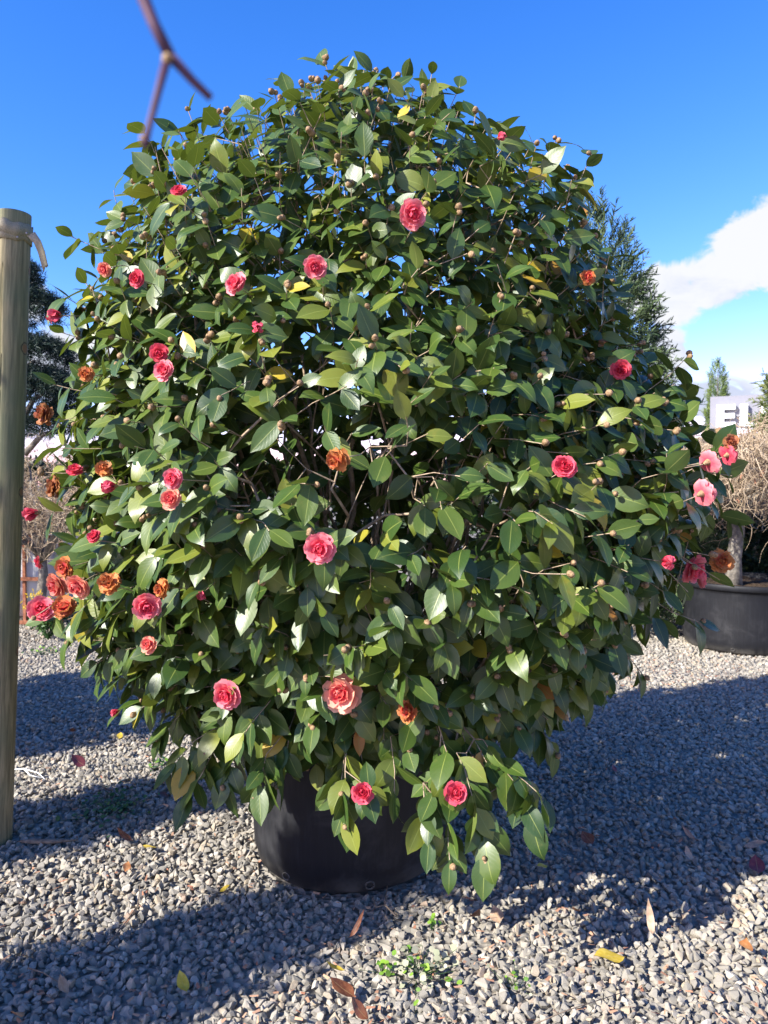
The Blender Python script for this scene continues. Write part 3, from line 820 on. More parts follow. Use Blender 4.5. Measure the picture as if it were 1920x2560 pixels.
# leaves never grow across the face of an open flower, nor through pot wall
keep = np.ones(len(lp), bool)
for (p, f, size, kind) in flowers:
    if kind == 'bud' and size < 0.02: continue
    for dvec in (f, norm(CAM - p)):
        q = ctr - p; al = q @ dvec; pe = np.linalg.norm(q - al[:, None] * dvec, axis=1)
        keep &= ~((al > -0.012) & (al < 0.5) & (pe < size * 1.0 + 0.018))
rp = np.hypot(ctr[:, 0] - POT_X, ctr[:, 1] - POT_Y)
keep &= ~((ctr[:, 2] < 0.62) & (rp < 0.46))
keep &= ctr[:, 2] > 0.06
# the front of the shrub is open round mid height: old shoots there have dropped their leaves
cph = np.arctan2(ctr[:, 1] - AY, ctr[:, 0] - AX)
hole = np.exp(-((cph + R_(86)) / R_(25)) ** 2 - ((ctr[:, 2] - 1.50 - 0.10 * np.sin(7 * cph + 1.0) - 0.05 * np.sin(17 * cph)) / 0.19) ** 2)
keep &= np.random.default_rng(6).uniform(size=len(lp)) > hole * 0.80
lp, la, ln, ls, lt, lv, ctr = lp[keep], la[keep], ln[keep], ls[keep], lt[keep], lv[keep], ctr[keep]
LF = frames(la, ln)
# the 300 leaves that show largest are parts of their own
vd = CAM - ctr; dist = np.linalg.norm(vd, axis=1)
facing = np.abs(np.sum(LF[:, :, 2] * vd, axis=1)) / dist
sx = ctr[:, 0] / ctr[:, 1]; sz = (ctr[:, 2] - CAM_H) / ctr[:, 1]
cell = {}
gx = np.floor(sx / 0.022).astype(int); gz = np.floor(sz / 0.022).astype(int)
for i in np.argsort(dist):
    for dx in (-1, 0, 1):
        for dz in (-1, 0, 1):
            pass
    cell.setdefault((gx[i], gz[i]), i)
front = np.array(sorted(cell.values()))
score = facing[front] * (ls[front] / dist[front]) ** 2
inframe = (np.abs(sx[front]) < 0.49) & (np.abs(sz[front] + 0.03) < 0.63)
hero = front[np.argsort(-score * inframe)][:300]
is_hero = np.zeros(len(lp), bool); is_hero[hero] = True
parts, tints, uvs = [], [], []
for k in range(6):
    idx = np.where((lv == k) & ~is_hero)[0]
    tv, tq, tu = LT[k]
    V, Q, T = expand(tv, tq, None, lp[idx], LF[idx], ls[idx])
    parts.append((V, Q, None)); tints.append(np.repeat(lt[idx], len(tv))); uvs.append(np.tile(tu, (len(idx), 1)))
V, Q, _ = merge(parts)
o = link('foliage', mesh_np('foliage', V, Q, attrs={'tint': ('FLOAT', np.concatenate(tints))}, uv=np.concatenate(uvs)), M['leaf'])
par(o, shrub); tag(o, kind='stuff')
print('leaves', len(lp), 'shoots', NS)
hero_mesh = {}
for i in hero:
    tb = min(int(lt[i] * 14), 13); key = (int(lv[i]), tb)
    if key not in hero_mesh:
        tv, tq, tu = LT[key[0]]
        hero_mesh[key] = mesh_np('leaf', tv, tq, attrs={'tint': ('FLOAT', np.full(len(tv), (tb + 0.5) / 14))}, uv=tu)
        hero_mesh[key].materials.append(M['leaf'])
    o = link('leaf', hero_mesh[key])
    m3 = LF[i] * ls[i]
    mw = Matrix([[*m3[0], lp[i][0]], [*m3[1], lp[i][1]], [*m3[2], lp[i][2]], [0, 0, 0, 1]])
    o.matrix_basis = mw; par(o, shrub)

# ---- flower buds (closed, scaly)
def bud_template(seed):
    r = np.random.default_rng(seed); V = []; seg = 9
    ys = np.array([0.0, 0.10, 0.24, 0.26, 0.46, 0.48, 0.68, 0.70, 0.86, 0.96, 1.0])
    rr = np.array([0.10, 0.28, 0.40, 0.435, 0.46, 0.485, 0.40, 0.42, 0.26, 0.12, 0.02])
    for y, q in zip(ys, rr):
        for k in range(seg):
            a = k / seg * 6.2832 + y * 1.7
            w = q * (1 + 0.07 * math.sin(3 * a + y * 14)); V.append((w * math.cos(a), y + 0.03 * math.sin(3 * a + y * 9), w * math.sin(a)))
    i = np.arange(seg); j = (i + 1) % seg
    q = np.stack([j, i, i + seg, j + seg], 1)
    return np.array(V), np.concatenate([q + k * seg for k in range(len(ys) - 1)])
BT = [bud_template(k) for k in range(3)]
bp, ba, bs, bv = [], [], [], []
r = np.random.default_rng(31)
for si in range(NS - NF):
    if rhos[si] < 0.9 or r.uniform() > (0.50 if t_h[si] < 0.75 else 0.36): continue
    d = dirs[si]
    for k in range(1 + int(r.uniform() < 0.42) + int(r.uniform() < 0.14)):
        bd_ = norm(d + r.normal(size=3) * 0.55)
        bp.append(tips[si] + bd_ * 0.002 - d * 0.012 * k * r.uniform(0, 1.0)); ba.append(bd_); bs.append(r.uniform(0.015, 0.0225)); bv.append(int(r.integers(0, 3)))
bp, ba, bs, bv = map(np.array, (bp, ba, bs, bv))
BF = frames(ba, r.normal(size=ba.shape))
bdist = np.linalg.norm(bp - CAM, axis=1)
bo = np.argsort(bdist + 10 * (np.abs(bp[:, 0] / bp[:, 1]) > 0.5))
heroes = set(bo[:260].tolist())
bmeshes = []
for tv, tq in BT:
    mm = mesh_np('bud', tv, tq); mm.materials.append(M['bud']); bmeshes.append(mm)
parts = []
for i in range(len(bp)):
    if i in heroes:
        o = link('bud', bmeshes[bv[i]]); m3 = BF[i] * bs[i]
        o.matrix_basis = Matrix([[*m3[0], bp[i][0]], [*m3[1], bp[i][1]], [*m3[2], bp[i][2]], [0, 0, 0, 1]]); par(o, shrub)
rest = np.array([i for i in range(len(bp)) if i not in heroes])
if len(rest):
    V, Q, T = expand(BT[0][0], BT[0][1], None, bp[rest], BF[rest], bs[rest])
    o = link('bud_cluster', mesh_np('bud_cluster', V, Q), M['bud']); par(o, shrub); tag(o, kind='stuff')

# ---- flowers
PC = dict(pink=((0.72, 0.012, 0.075), (0.80, 0.10, 0.17), (0.86, 0.32, 0.34)), red=((0.58, 0.006, 0.04), (0.68, 0.03, 0.09), (0.76, 0.12, 0.17)),
          coral=((0.72, 0.03, 0.08), (0.80, 0.20, 0.17), (0.84, 0.42, 0.26)), peach=((0.76, 0.02, 0.09), (0.84, 0.27, 0.22), (0.86, 0.50, 0.33)),
          orange=((0.60, 0.09, 0.04), (0.64, 0.20, 0.045), (0.62, 0.27, 0.07)), wilt=((0.72, 0.04, 0.07), (0.66, 0.13, 0.05), (0.52, 0.22, 0.05)),
          brown=((0.40, 0.05, 0.03), (0.36, 0.11, 0.035), (0.40, 0.18, 0.06)), bud=((0.60, 0.02, 0.07), (0.72, 0.10, 0.16), (0.80, 0.40, 0.40)))
def petal(L, wdt, elev, curl, cup, c0, c1, crump, r, lift=0.0, n=6, mcol=5):
    """one petal, root at the axis, growing along +X, flower axis +Z"""
    V, C = [], []
    ph = r.uniform(0, 6, 4)
    for i in range(n):
        v = i / (n - 1)
        w = wdt * (0.30 + 0.95 * math.sin(math.pi * min(v * 0.62 + 0.04, 1.0))) * (1.0 if v < 0.85 else 1.0 - (v - 0.85) * 3.2)
        e = elev + curl * v
        x = L * v * math.cos(elev + curl * v * 0.5); z = L * v * math.sin(elev + curl * v * 0.5) + lift
        for k in range(mcol):
            u = -1 + 2 * k / (mcol - 1)
            yy = u * w * L
            cu = cup * u * u * L * (0.25 + v)
            nx, nz_ = -math.sin(e), math.cos(e)
            c = cu + crump * L * (math.sin(9 * v + 3 * u + ph[0]) * math.sin(4 * u + ph[1] + 5 * v)) * (0.2 + v)
            notch = -0.05 * L * (1 - abs(u)) if i == n - 1 else 0
            V.append((x + nx * c + notch + 0.5 * crump * L * math.sin(7 * u + ph[2]) * v, yy, z + nz_ * c))
            m_ = min(1.0, max(0.0, (v - 0.35) / 0.65)) ** 1.3
            C.append(tuple(a + (b - a) * m_ for a, b in zip(c0, c1)) + (1.0,))
    Q = [(i * mcol + k, i * mcol + k + 1, (i + 1) * mcol + k + 1, (i + 1) * mcol + k) for i in range(n - 1) for k in range(mcol - 1)]
    return np.array(V), np.array(Q), np.array(C)
def rotz(V, a):
    c, s = math.cos(a), math.sin(a)
    return V @ np.array([[c, s, 0], [-s, c, 0], [0, 0, 1]])
def calyx(size, r):
    V, Q = [], []
    prof = [(0.05, -0.55), (0.13, -0.48), (0.20, -0.30), (0.26, -0.12), (0.30, 0.02)]
    V, Q = lathe([(a * size, b * size) for a, b in prof], 8)
    return V, Q
fk = 0
for (p, f, size, kind) in flowers:
    r = np.random.default_rng(500 + fk); fk += 1
    cin, cmid, cout = PC[kind]
    whorls = []                                         # (count, length, width, elev, curl, cup, c0, c1, lift)
    cr = 0.02
    lerp = lambda a, b, t: tuple(x + (y - x) * t for x, y in zip(a, b))
    if kind == 'bud':
        whorls = [(5, 1.9, 0.34, 1.25, 0.45, 0.30, cin, cmid, -0.5), (4, 1.7, 0.34, 1.42, 0.30, 0.30, cin, cmid, -0.5), (3, 1.4, 0.3, 1.5, 0.2, 0.3, cin, cin, -0.5)]
    else:
        cr = dict(orange=0.14, brown=0.13, wilt=0.09).get(kind, 0.035)
        back = -0.25 if kind in ('orange', 'brown') else 0.0
        whorls = [(8, 1.02, 0.46, -0.12 + back, 0.22, 0.10, cmid, cout, -0.05), (7, 0.92, 0.46, 0.16 + back, 0.30, 0.14, cmid, cout, 0.0),
                  (6, 0.76, 0.44, 0.42, 0.45, 0.18, cin, lerp(cmid, cout, .4), 0.04), (5, 0.60, 0.42, 0.70, 0.55, 0.24, cin, cmid, 0.06),
                  (4, 0.47, 0.42, 1.0, 0.5, 0.32, cin, cmid, 0.08), (3, 0.37, 0.42, 1.25, 0.45, 0.40, cin, lerp(cin, cmid, .5), 0.10)]
    z = Vector(f); q = z.to_track_quat('Z', 'Y').to_matrix()
    roll = r.uniform(0, 6.28)
    core, ccol, sep_petals = [], [], []
    big = kind in ('pink', 'coral', 'peach', 'red') and size > 0.032
    for wi, (n, L, wd, ev, cu, cp, c0, c1, lf) in enumerate(whorls):
        for k in range(n):
            V, Q, C = petal(L * size * r.uniform(0.86, 1.10), wd * r.uniform(0.85, 1.15), ev + r.normal() * (0.12 if cr < 0.05 else 0.28), cu, cp, c0, c1, cr, r, lf * size)
            if cr > 0.05: C[:, :3] *= r.uniform(0.65, 1.1)
            V = rotz(V, roll + (k + 0.5 * (wi % 2)) / n * 6.2832 + wi * 0.3 + r.normal() * 0.06)
            if big and wi < 2: sep_petals.append((V, Q, C))
            else: core.append((V, Q, None)); ccol.append(C)
    V, Q = calyx(size if kind != 'bud' else size * 1.5, r)
    cal = (V, Q)
    V, Q, _ = merge(core); C = np.concatenate(ccol)
    fo = link('flower', mesh_np('flower', V, Q, attrs={'pcol': ('FLOAT_COLOR', C)}), M['petal'])
    mb = q.to_4x4(); mb.translation = Vector(p)
    fo.matrix_basis = mb; par(fo, shrub)
    lab = dict(pink='open rose-pink double flower', red='deep pink double flower', coral='coral-pink double flower', peach='peach and pink double flower', orange='wilted orange flower', wilt='browning orange and pink flower', brown='withered brown flower', bud='half-open pink flower bud')[kind]
    fo['label'] = lab
    for (V, Q, C) in sep_petals:
        po = link('petal', mesh_np('petal', V, Q, attrs={'pcol': ('FLOAT_COLOR', C)}), M['petal']); po.parent = fo
    co = link('calyx', mesh_np('calyx', cal[0], cal[1]), M['bud']); co.parent = fo

# ================================================================== the post on the left
pb = np.array([-1.575, 3.08, 0.0]); pt_ = np.array([-1.462, 3.10, 2.515])
post = empty('wooden_post', tuple(pb))
tag(post, 'tall round treated pine post with a beige strap nailed round its top', 'post')
PR = 0.064
lean = Vector(pt_ - pb); PL = lean.length
pq = lean.to_track_quat('Z', 'Y'); pq_m = pq.to_matrix().to_4x4()
def put_post(o):
    mb = pq_m.copy(); mb.translation = Vector(pb); o.matrix_basis = mb; par(o, post)
seg = 72; V = []; zs = list(np.linspace(-0.02, PL - 0.006, 40)) + [PL, PL]
crack_a = R_(-98)
# local frame: which local angle faces the camera
loc_inv = np.array(pq.to_matrix().inverted())
camdir = loc_inv @ np.array([0, -1, 0]); fa = math.atan2(camdir[1], camdir[0])
for k, z in enumerate(zs):
    for i in range(seg):
        a = fa - math.pi + i / seg * 2 * math.pi
        rr = PR * (1 + 0.012 * math.sin(3 * a + 0.8 * z) + 0.008 * math.sin(2 * a - 1.7 * z))
        da = (a - (fa - 0.16 - 0.05 * math.sin(z * 3))); da = (da + math.pi) % (2 * math.pi) - math.pi
        if abs(da) < 0.05 and z < PL - 0.22 and z > 0.6: rr -= 0.016
        if k == len(zs) - 2: rr -= 0.0
        if k == len(zs) - 1: rr = PR * 0.94
        V.append((rr * math.cos(a), rr * math.sin(a), z if k < len(zs) - 1 else PL + 0.002))
n = len(zs)
Q = [(k * seg + i, k * seg + (i + 1) % seg, (k + 1) * seg + (i + 1) % seg, (k + 1) * seg + i) for k in range(n - 1) for i in range(seg)]
V.append((0, 0, PL + 0.004)); T = [((n - 1) * seg + i, (n - 1) * seg + (i + 1) % seg, n * seg) for i in range(seg)]
o = link('log', mesh_np('log', V, Q, T), M['post']); put_post(o)
# strap: two turns of woven webbing, then a frayed tail
def strap_band(z0, w, tilt, off):
    V = []; n = 64
    for i in range(n):
        a = i / n * 2 * math.pi; zc = z0 + tilt * math.cos(a - fa - 0.9) + 0.004 * math.sin(5 * a)
        for (rr, dz) in ((PR * 1.02 + off, -w / 2), (PR * 1.02 + off + 0.003, -w / 2), (PR * 1.02 + off + 0.0035, w / 2), (PR * 1.02 + off, w / 2)):
            V.append((rr * math.cos(a), rr * math.sin(a), zc + dz + 0.003 * math.sin(9 * a) * (1 if dz > 0 else -.6)))
    Q = [(i * 4 + k, ((i + 1) % n) * 4 + k, ((i + 1) % n) * 4 + (k + 1) % 4, i * 4 + (k + 1) % 4) for i in range(n) for k in range(4)]
    return np.array(V), np.array(Q)
for z0, w, tilt, off in ((PL - 0.062, 0.052, -0.012, 0.0015), (PL - 0.100, 0.036, 0.004, 0.0)):
    V, Q = strap_band(z0, w, tilt, off); o = link('strap_wrap', mesh_np('strap_wrap', V, Q), M['strap']); put_post(o)
p0 = at(78, 585, 3.04)
pts = [p0, at(94, 605, 3.03), at(104, 630, 3.03), at(112, 662, 3.04)]
V = []; 
for i, p in enumerate(pts):
    wd = 0.030 - 0.002 * i
    d_ = np.array([0.86, -0.2, 0.35]) if i == 0 else np.array([0.9, -0.35, 0.15])
    for s in (-1, -0.33, 0.33, 1): V.append(p + norm(d_) * wd * s * 0.62)
for s, dz in zip((-1, -0.33, 0.33, 1), (0.026, 0.008, 0.012, 0.006)): V.append(pts[-1] + norm(np.array([0.9, -0.35, 0.15])) * 0.016 * s * 0.7 + np.array([0.005, 0, -dz]))
Q = [(i * 4 + k, i * 4 + k + 1, (i + 1) * 4 + k + 1, (i + 1) * 4 + k) for i in range(4) for k in range(3)]
o = link('strap_tail', mesh_np('strap_tail', V, Q), M['strap']); par(o, post)
sm2 = o.modifiers.new('thick', 'SOLIDIFY'); sm2.thickness = 0.002
for (px, py) in ((68, 584), (45, 594)):
    p = at(px, py, 3.04); V, Q = lathe([(0.0005, 0.004), (0.003, 0.0035), (0.0045, 0.0015), (0.0045, 0)], 10)
    o = link('nail_head', mesh_np('nail_head', V, Q), M['nail']); o.location = p + np.array([0, -0.004, 0]); o.rotation_euler = (R_(90), 0, 0); par(o, post)

# ================================================================== background plants
def blade_sprig(n, spread, wid, seed, upcurve=0.0, ln_=1.0):
    """a needled sprig along +Y"""
    r = np.random.default_rng(seed); V, T = [], []
    V += [(-0.012, 0, 0), (0.012, 0, 0), (0, 1.0, upcurve)]; T.append((0, 1, 2))
    for i in range(n):
        t = 0.05 + 0.95 * i / n
        a = r.uniform(0, 6.28); e = R_(spread) * r.uniform(0.6, 1.2)
        L = ln_ * (0.42 - 0.22 * t) * r.uniform(0.7, 1.2)
        d = np.array([math.sin(e) * math.cos(a), math.cos(e), math.sin(e) * math.sin(a)])
        b = np.array([0, t * 0.95, upcurve * t * t])
        s = norm(np.cross(d, r.normal(size=3))) * wid
        k = len(V); V += [b - s, b + s, b + d * L + s * 0.3, b + d * L - s * 0.3]; T += [(k, k + 1, k + 2), (k, k + 2, k + 3)]
    return np.array(V), np.array(T)
SPR = [blade_sprig(13, 48, 0.030, k, 0.12) for k in range(4)]
TUFT = [blade_sprig(12, 60, 0.030, 20 + k, 0.0, 1.6) for k in range(3)]
LEAFY = [blade_sprig(9, 55, 0.11, 40 + k, 0.0, 1.2) for k in range(3)]

def sprig_mesh(name, pos, axis, size, templates, r, tint=None):
    pos, axis = np.asarray(pos), np.asarray(axis); n = len(pos)
    Fm = frames(axis, r.normal(size=(n, 3))); which = r.integers(0, len(templates), n)
    tint = r.uniform(0, 1, n) if tint is None else tint
    parts, tt = [], []
    for k, (tv, t3) in enumerate(templates):
        idx = np.where(which == k)[0]
        V, _, T = expand(tv, None, t3, pos[idx], Fm[idx], np.asarray(size)[idx]); parts.append((V, None, T)); tt.append(np.repeat(tint[idx], len(tv)))
    V, _, T = merge(parts)
    return mesh_np(name, V, None, T, smooth=False, attrs={'tint': ('FLOAT', np.concatenate(tt))})

def conifer(name, label, base, H, R, n, mat, seed, power=0.8, size=0.22, z0=0.15, group=None, up=0.35, lumps=0.12):
    r = np.random.default_rng(seed); root = empty(name, tuple(base)); base = np.array(base, float)
    V, Q, T = tube([base + (0, 0, -0.02), base + (0.01, 0, H * 0.5), base + (0, 0, H * 0.97)], [0.05 + 0.012 * H, 0.035 + 0.006 * H, 0.008], 8)
    par(link('trunk', mesh_np('trunk', V, Q, T), M['greybark']), root)
    t = 1 - np.sqrt(r.uniform(0, 1, n)); t = z0 / H + t * (1 - z0 / H)
    ph = r.uniform(0, 6.2832, n)
    lay = 1 + lumps * np.sin(t * H * 9 + 2.2 * np.sin(ph * 2 + seed)) + lumps * 0.8 * np.sin(ph * 5 + t * 20)
    rr = R * (1 - t) ** power * lay * (1 - 0.55 * r.uniform(0, 1, n) ** 2.2) + 0.02
    pos = base + np.stack([rr * np.cos(ph), rr * np.sin(ph), t * H], 1)
    ax = np.stack([np.cos(ph), np.sin(ph), np.full(n, up) + t ** 6 * 3], 1) + r.normal(size=(n, 3)) * 0.25
    pos[:14] = base + np.array([0, 0, H * 0.97]) + r.normal(size=(14, 3)) * 0.02; ax[:14] = np.array([0, 0, 1.0]) + r.normal(size=(14, 3)) * 0.25
    par(link('crown', sprig_mesh('crown', pos, ax, size * r.uniform(0.6, 1.25, n), SPR, r, np.clip(0.5 + 0.5 * (lay - 1) / 0.2 + r.normal(size=n) * 0.25, 0, 1)), mat), root)
    return tag(root, label, 'conifer', group)

g0 = ground(1545, 1560); 
def base_at(px, depth): 
    p = at(px, 1209, depth); return (p[0], p[1], 0.0)
conifer('conifer_tree', 'dense dark conical spruce behind the shaded flank of the camellia', base_at(1490, 8.2), 4.3, 1.02, 5200, M['spruce'], 1, 0.62, 0.26)
conifer('conifer_tree', 'slim pale green columnar cypress beside the grey letter sign', base_at(1790, 31.0), 6.3, 0.42, 3600, M['cypress'], 2, 0.28, 0.34, up=1.5, lumps=0.14)
conifer('conifer_tree', 'yellow-green fir covering the end of the letter sign', base_at(2012, 11.0), 3.6, 0.80, 5200, M['fir'], 3, 0.6, 0.30)

# cloud-pruned pine left, seen past the post
pine = empty('cloud_pruned_pine', base_at(62, 8.0))
pbase = np.array(pine.location)
r = np.random.default_rng(9)
V, Q, T = tube([pbase + (0, 0, -.02), pbase + (0.1, 0, 0.8), pbase + (-0.12, 0, 1.7), pbase + (0.02, 0, 2.6), pbase + (-.15, 0, 3.3)], [0.09, 0.075, 0.06, 0.05, 0.03], 9)
par(link('trunk', mesh_np('trunk', V, Q, T), M['greybark']), pine)
for (px, py, rx, rz) in ((70, 790, 0.31, 0.21), (88, 900, 0.33, 0.17), (40, 1005, 0.5, 0.22), (110, 985, 0.36, 0.2), (20, 700, 0.25, 0.17), (150, 1075, 0.28, 0.17)):
    c = at(px, py, 8.0); n = 620
    u = norm(r.normal(size=(n, 3))); u[:, 2] = np.where(u[:, 2] < -0.35, -u[:, 2], u[:, 2])
    pos = c + u * np.array([rx, rx * 0.9, rz]) * (1 - 0.35 * r.uniform(0, 1, (n, 1)) ** 2)
    lab = sprig_mesh('foliage_pad', pos, u + np.array([0, 0, 0.3]) + r.normal(size=(n, 3)) * 0.2, r.uniform(0.09, 0.15, n), TUFT, r)
    par(link('foliage_pad', lab, M['pine']), pine)
    V, Q, T = tube([pbase + (0, 0, c[2] - 0.25), (pbase + (0, 0, c[2])) * 0.5 + c * 0.5 - (0, 0, 0.05), c], [0.035, 0.028, 0.015], 6)
    par(link('limb', mesh_np('limb', V, Q, T), M['greybark']), pine)
tag(pine, 'dark cloud-pruned pine with rounded foliage pads behind the wooden post', 'pine tree')

# weeping bare maples: an umbrella of fine straw-coloured twigs
def weeping(name, label, base, top_z, radius, ntw, seed, trunk_top, trunk_r, z_low=0.7, cat='tree', group=None, deadn=300):
    r = np.random.default_rng(seed); root = empty(name, tuple(base)); base = np.array(base, float)
    tt = base + np.array([0.03, 0, trunk_top])
    V, Q, T = tube([base + (0, 0, -0.03), base + (0.0, 0, trunk_top * 0.35), base + (0.035, 0.01, trunk_top * 0.7), tt], [trunk_r * 1.25, trunk_r, trunk_r * 0.92, trunk_r * 0.75], 10)
    par(link('trunk', mesh_np('trunk', V, Q, T), M['greybark']), root)
    starts = []
    for k in range(15):
        a = k * 2.4 + r.uniform(-.3, .3); rr = radius * r.uniform(0.45, 0.8)
        e = base + np.array([rr * math.cos(a), rr * math.sin(a), trunk_top + (top_z - base[2] - trunk_top) * r.uniform(0.25, 0.85)])
        m_ = (tt + e) / 2 + np.array([0, 0, 0.22]); m_[2] = min(m_[2], top_z - 0.05)
        ts = np.linspace(0, 1, 9)[:, None]
        P_ = (1 - ts) ** 2 * (tt - (0, 0, 0.08)) + 2 * ts * (1 - ts) * m_ + ts ** 2 * e + np.concatenate([np.zeros((1, 3)), r.normal(size=(8, 3)) * 0.03])
        V, Q, T = tube(P_, np.linspace(trunk_r * 0.42, 0.008, 9), 7)
        par(link('limb', mesh_np('limb', V, Q, T), M['greybark']), root)
        starts.append(P_[3:])
    starts = np.concatenate(starts)
    A, B, ra, rb = [], [], [], []; ends = []
    for k in range(ntw):
        s = starts[r.integers(len(starts))].copy() if k < ntw * 0.35 or not ends else ends[r.integers(len(ends))].copy()
        q = s - base; a = math.atan2(q[1], q[0]) + r.normal() * 0.7
        d = np.array([math.cos(a), math.sin(a), r.uniform(-0.2, 0.7)]); w = r.uniform(0.0022, 0.0042)
        nseg = r.integers(4, 9); st = r.uniform(0.04, 0.085)
        for i in range(nseg):
            rel = s - base; rh = np.hypot(rel[0], rel[1]) / radius
            dome = (top_z - base[2]) * math.sqrt(max(0.0, 1 - min(rh, 1) ** 2 * 0.75))
            d = norm(d + r.normal(size=3) * 0.55 + np.array([0, 0, -0.10 - 0.5 * max(0, rh - 0.6) - (0.8 if rel[2] > dome else 0)]) - (np.array([rel[0], rel[1], 0]) * 0.9 if rh > 1 else 0))
            e = s + d * st
            if e[2] < base[2] + z_low: break
            A.append(s); B.append(e); ra.append(w * (1 - 0.11 * i)); rb.append(w * (1 - 0.11 * (i + 1))); s = e
            if i > 1 and len(ends) < 9000: ends.append(e)
    V, Q = frusta(A, B, ra, rb, 3)
    o = link('twig_tangle', mesh_np('twig_tangle', V, Q), M['twig']); par(o, root); tag(o, kind='stuff')
    E = np.array(B)[r.integers(0, len(B), deadn)]
    E = E[np.argsort(E[:, 2])][: deadn]
    par(tag(link('dead_leaf_cluster', sprig_mesh('dead_leaf_cluster', E, np.array([[0, 0, -1.0]]) + r.normal(size=(len(E), 3)) * 0.5, r.uniform(0.03, 0.055, len(E)), LEAFY, r), M['deadleaf']), kind='stuff'), root)
    return tag(root, label, cat, group)

rp_ = ground(1836, 1640)
RPX, RPY = at(1838, 1209, rp_[1] + 0.42)[0], rp_[1] + 0.42
make_pot((RPX + 0.12, RPY, 0.0), 0.56, 0.52, 0.60, 'wide black nursery pot holding the bare straw-coloured maple', 0.55)
weeping('bare_maple', 'bare weeping maple with tangled straw-coloured twigs in a wide black pot', (RPX + 0.0, RPY, 0.53), 2.06, 1.75, 9000, 3, 0.72, 0.065, 0.10, deadn=500)
weeping('bare_maple', 'bare tangled shrub behind the wooden post, before a cane fence', (*at(95, 1209, 7.6)[:2], 0.0), 2.28, 1.25, 3400, 13, 0.75, 0.05, 0.72, deadn=260)
weeping('bare_maple', 'low bare shrub between the spruce and the letter sign', (*at(1700, 1209, 11.0)[:2], 0.0), 2.2, 1.3, 2200, 23, 0.8, 0.05, 0.3, deadn=200)
weeping('bare_maple', 'twiggy bare shrub in front of the yellow-green fir', (*at(1890, 1209, 9.6)[:2], 0.0), 2.25, 1.1, 2200, 33, 0.8, 0.05, 0.3, deadn=150)

# clipped evergreens that close the view at ground level
def hedge(label, x0, x1, y, h, depth, n, seed, mat, size=0.16):
    r = np.random.default_rng(seed); root = empty('evergreen_hedge', ((x0 + x1) / 2, y, 0))
    pos = np.stack([r.uniform(x0, x1, n), y + r.uniform(-0.5, 0.5, n) * depth, r.uniform(0.03, 1, n) * h], 1)
    face = r.uniform(0, 1, n)
    pos[:, 1] = np.where(face < 0.55, y - depth / 2 + np.abs(r.normal(size=n)) * 0.06, pos[:, 1]); pos[:, 2] = np.where(face > 0.72, h - np.abs(r.normal(size=n)) * 0.06, pos[:, 2])
    pos[:, 2] *= 1 + 0.06 * np.sin(pos[:, 0] * 3.1 + seed) ; pos[:, 1] += 0.08 * np.sin(pos[:, 0] * 4.3 + pos[:, 2] * 3)
    ax = r.normal(size=(n, 3)) * 0.5 + np.where(face[:, None] < 0.72, np.array([[0, -1, 0.3]]), np.array([[0, -.2, 1]]))
    par(link('hedge_foliage', sprig_mesh('hedge_foliage', pos, ax, size * r.uniform(0.7, 1.3, n), LEAFY, r), mat), root)
    A, B = [], []
    for k in range(int((x1 - x0) / 0.35)):
        p = np.array([x0 + 0.2 + k * 0.35, y + r.uniform(-.1, .1), 0]); A.append(p - (0, 0, .02)); B.append(p + np.array([r.uniform(-.1, .1), 0, h * 0.9]))
    V, Q = frusta(A, B, np.full(len(A), 0.025), np.full(len(A), 0.012), 5)
    par(tag(link('stem_row', mesh_np('stem_row', V, Q), M['greybark']), kind='stuff'), root)
    return tag(root, label, 'hedge')
hedge('low dark evergreen hedge behind the potted bare maple', 1.2, 7.2, 9.3, 0.95, 0.8, 4200, 1, M['hedge'])
hedge('long dark hedge far behind the bare maples', -1.0, 12.0, 15.5, 1.75, 1.2, 6500, 2, M['hedge'], 0.26)
hedge('dark hedge far behind the cane fence', -16.0, -1.0, 14.5, 1.6, 1.2, 6500, 3, M['hedge'], 0.26)

# bamboo cane fence, left
fr = empty('cane_fence', (-5.0, 9.2, 0)); r = np.random.default_rng(2)
for k in range(110):
    x = -6.6 + k * 0.040; h = 1.36 + r.uniform(-.05, .04)
    V, Q, T = tube([(x, 9.2 + r.uniform(-.008, .008), 0.0), (x + r.uniform(-.01, .01), 9.2, h * .5), (x + r.uniform(-.012, .012), 9.2, h)], [0.014, 0.013, 0.011], 6)
    par(link('cane', mesh_np('cane', V, Q, T), M['cane']), fr)
for z in (0.35, 1.1):
    V, Q, T = tube([(-6.65, 9.225, z), (-4.4, 9.225, z), (-2.2, 9.225, z)], [0.016] * 3, 6); par(link('rail', mesh_np('rail', V, Q, T), M['cane']), fr)
tag(fr, 'pale bamboo cane fence behind the bare shrub and wooden post', 'fence')

# white tank in a rusty frame, left
tb_ = ground(95, 1562); TX, TY = tb_[0] - 0.32, tb_[1] + 0.45
tk = empty('plastic_tank', (TX, TY, 0.0))
bm = bmesh.new(); bmesh.ops.create_cube(bm, size=1.0)
for v in bm.verts: v.co = Vector((v.co.x * 1.1, v.co.y * 0.9, v.co.z * 0.86 + 0.45))
bmesh.ops.bevel(bm, geom=list(bm.edges), offset=0.07, segments=4, affect='EDGES')
mm = bpy.data.meshes.new('tank_body'); bm.to_mesh(mm); bm.free()
for p in mm.polygons: p.use_smooth = True
o = link('tank_body', mm, M['tank']); o.location = (TX, TY, 0); par(o, tk)
for x in (-0.57, -0.2, 0.2, 0.57):
    V, Q = boxes([(TX + x, TY - 0.475, 0.46, 0.028, 0.028, 0.90)]); par(link('frame_upright', mesh_np('frame_upright', V, Q, smooth=False), M['rust']), tk)
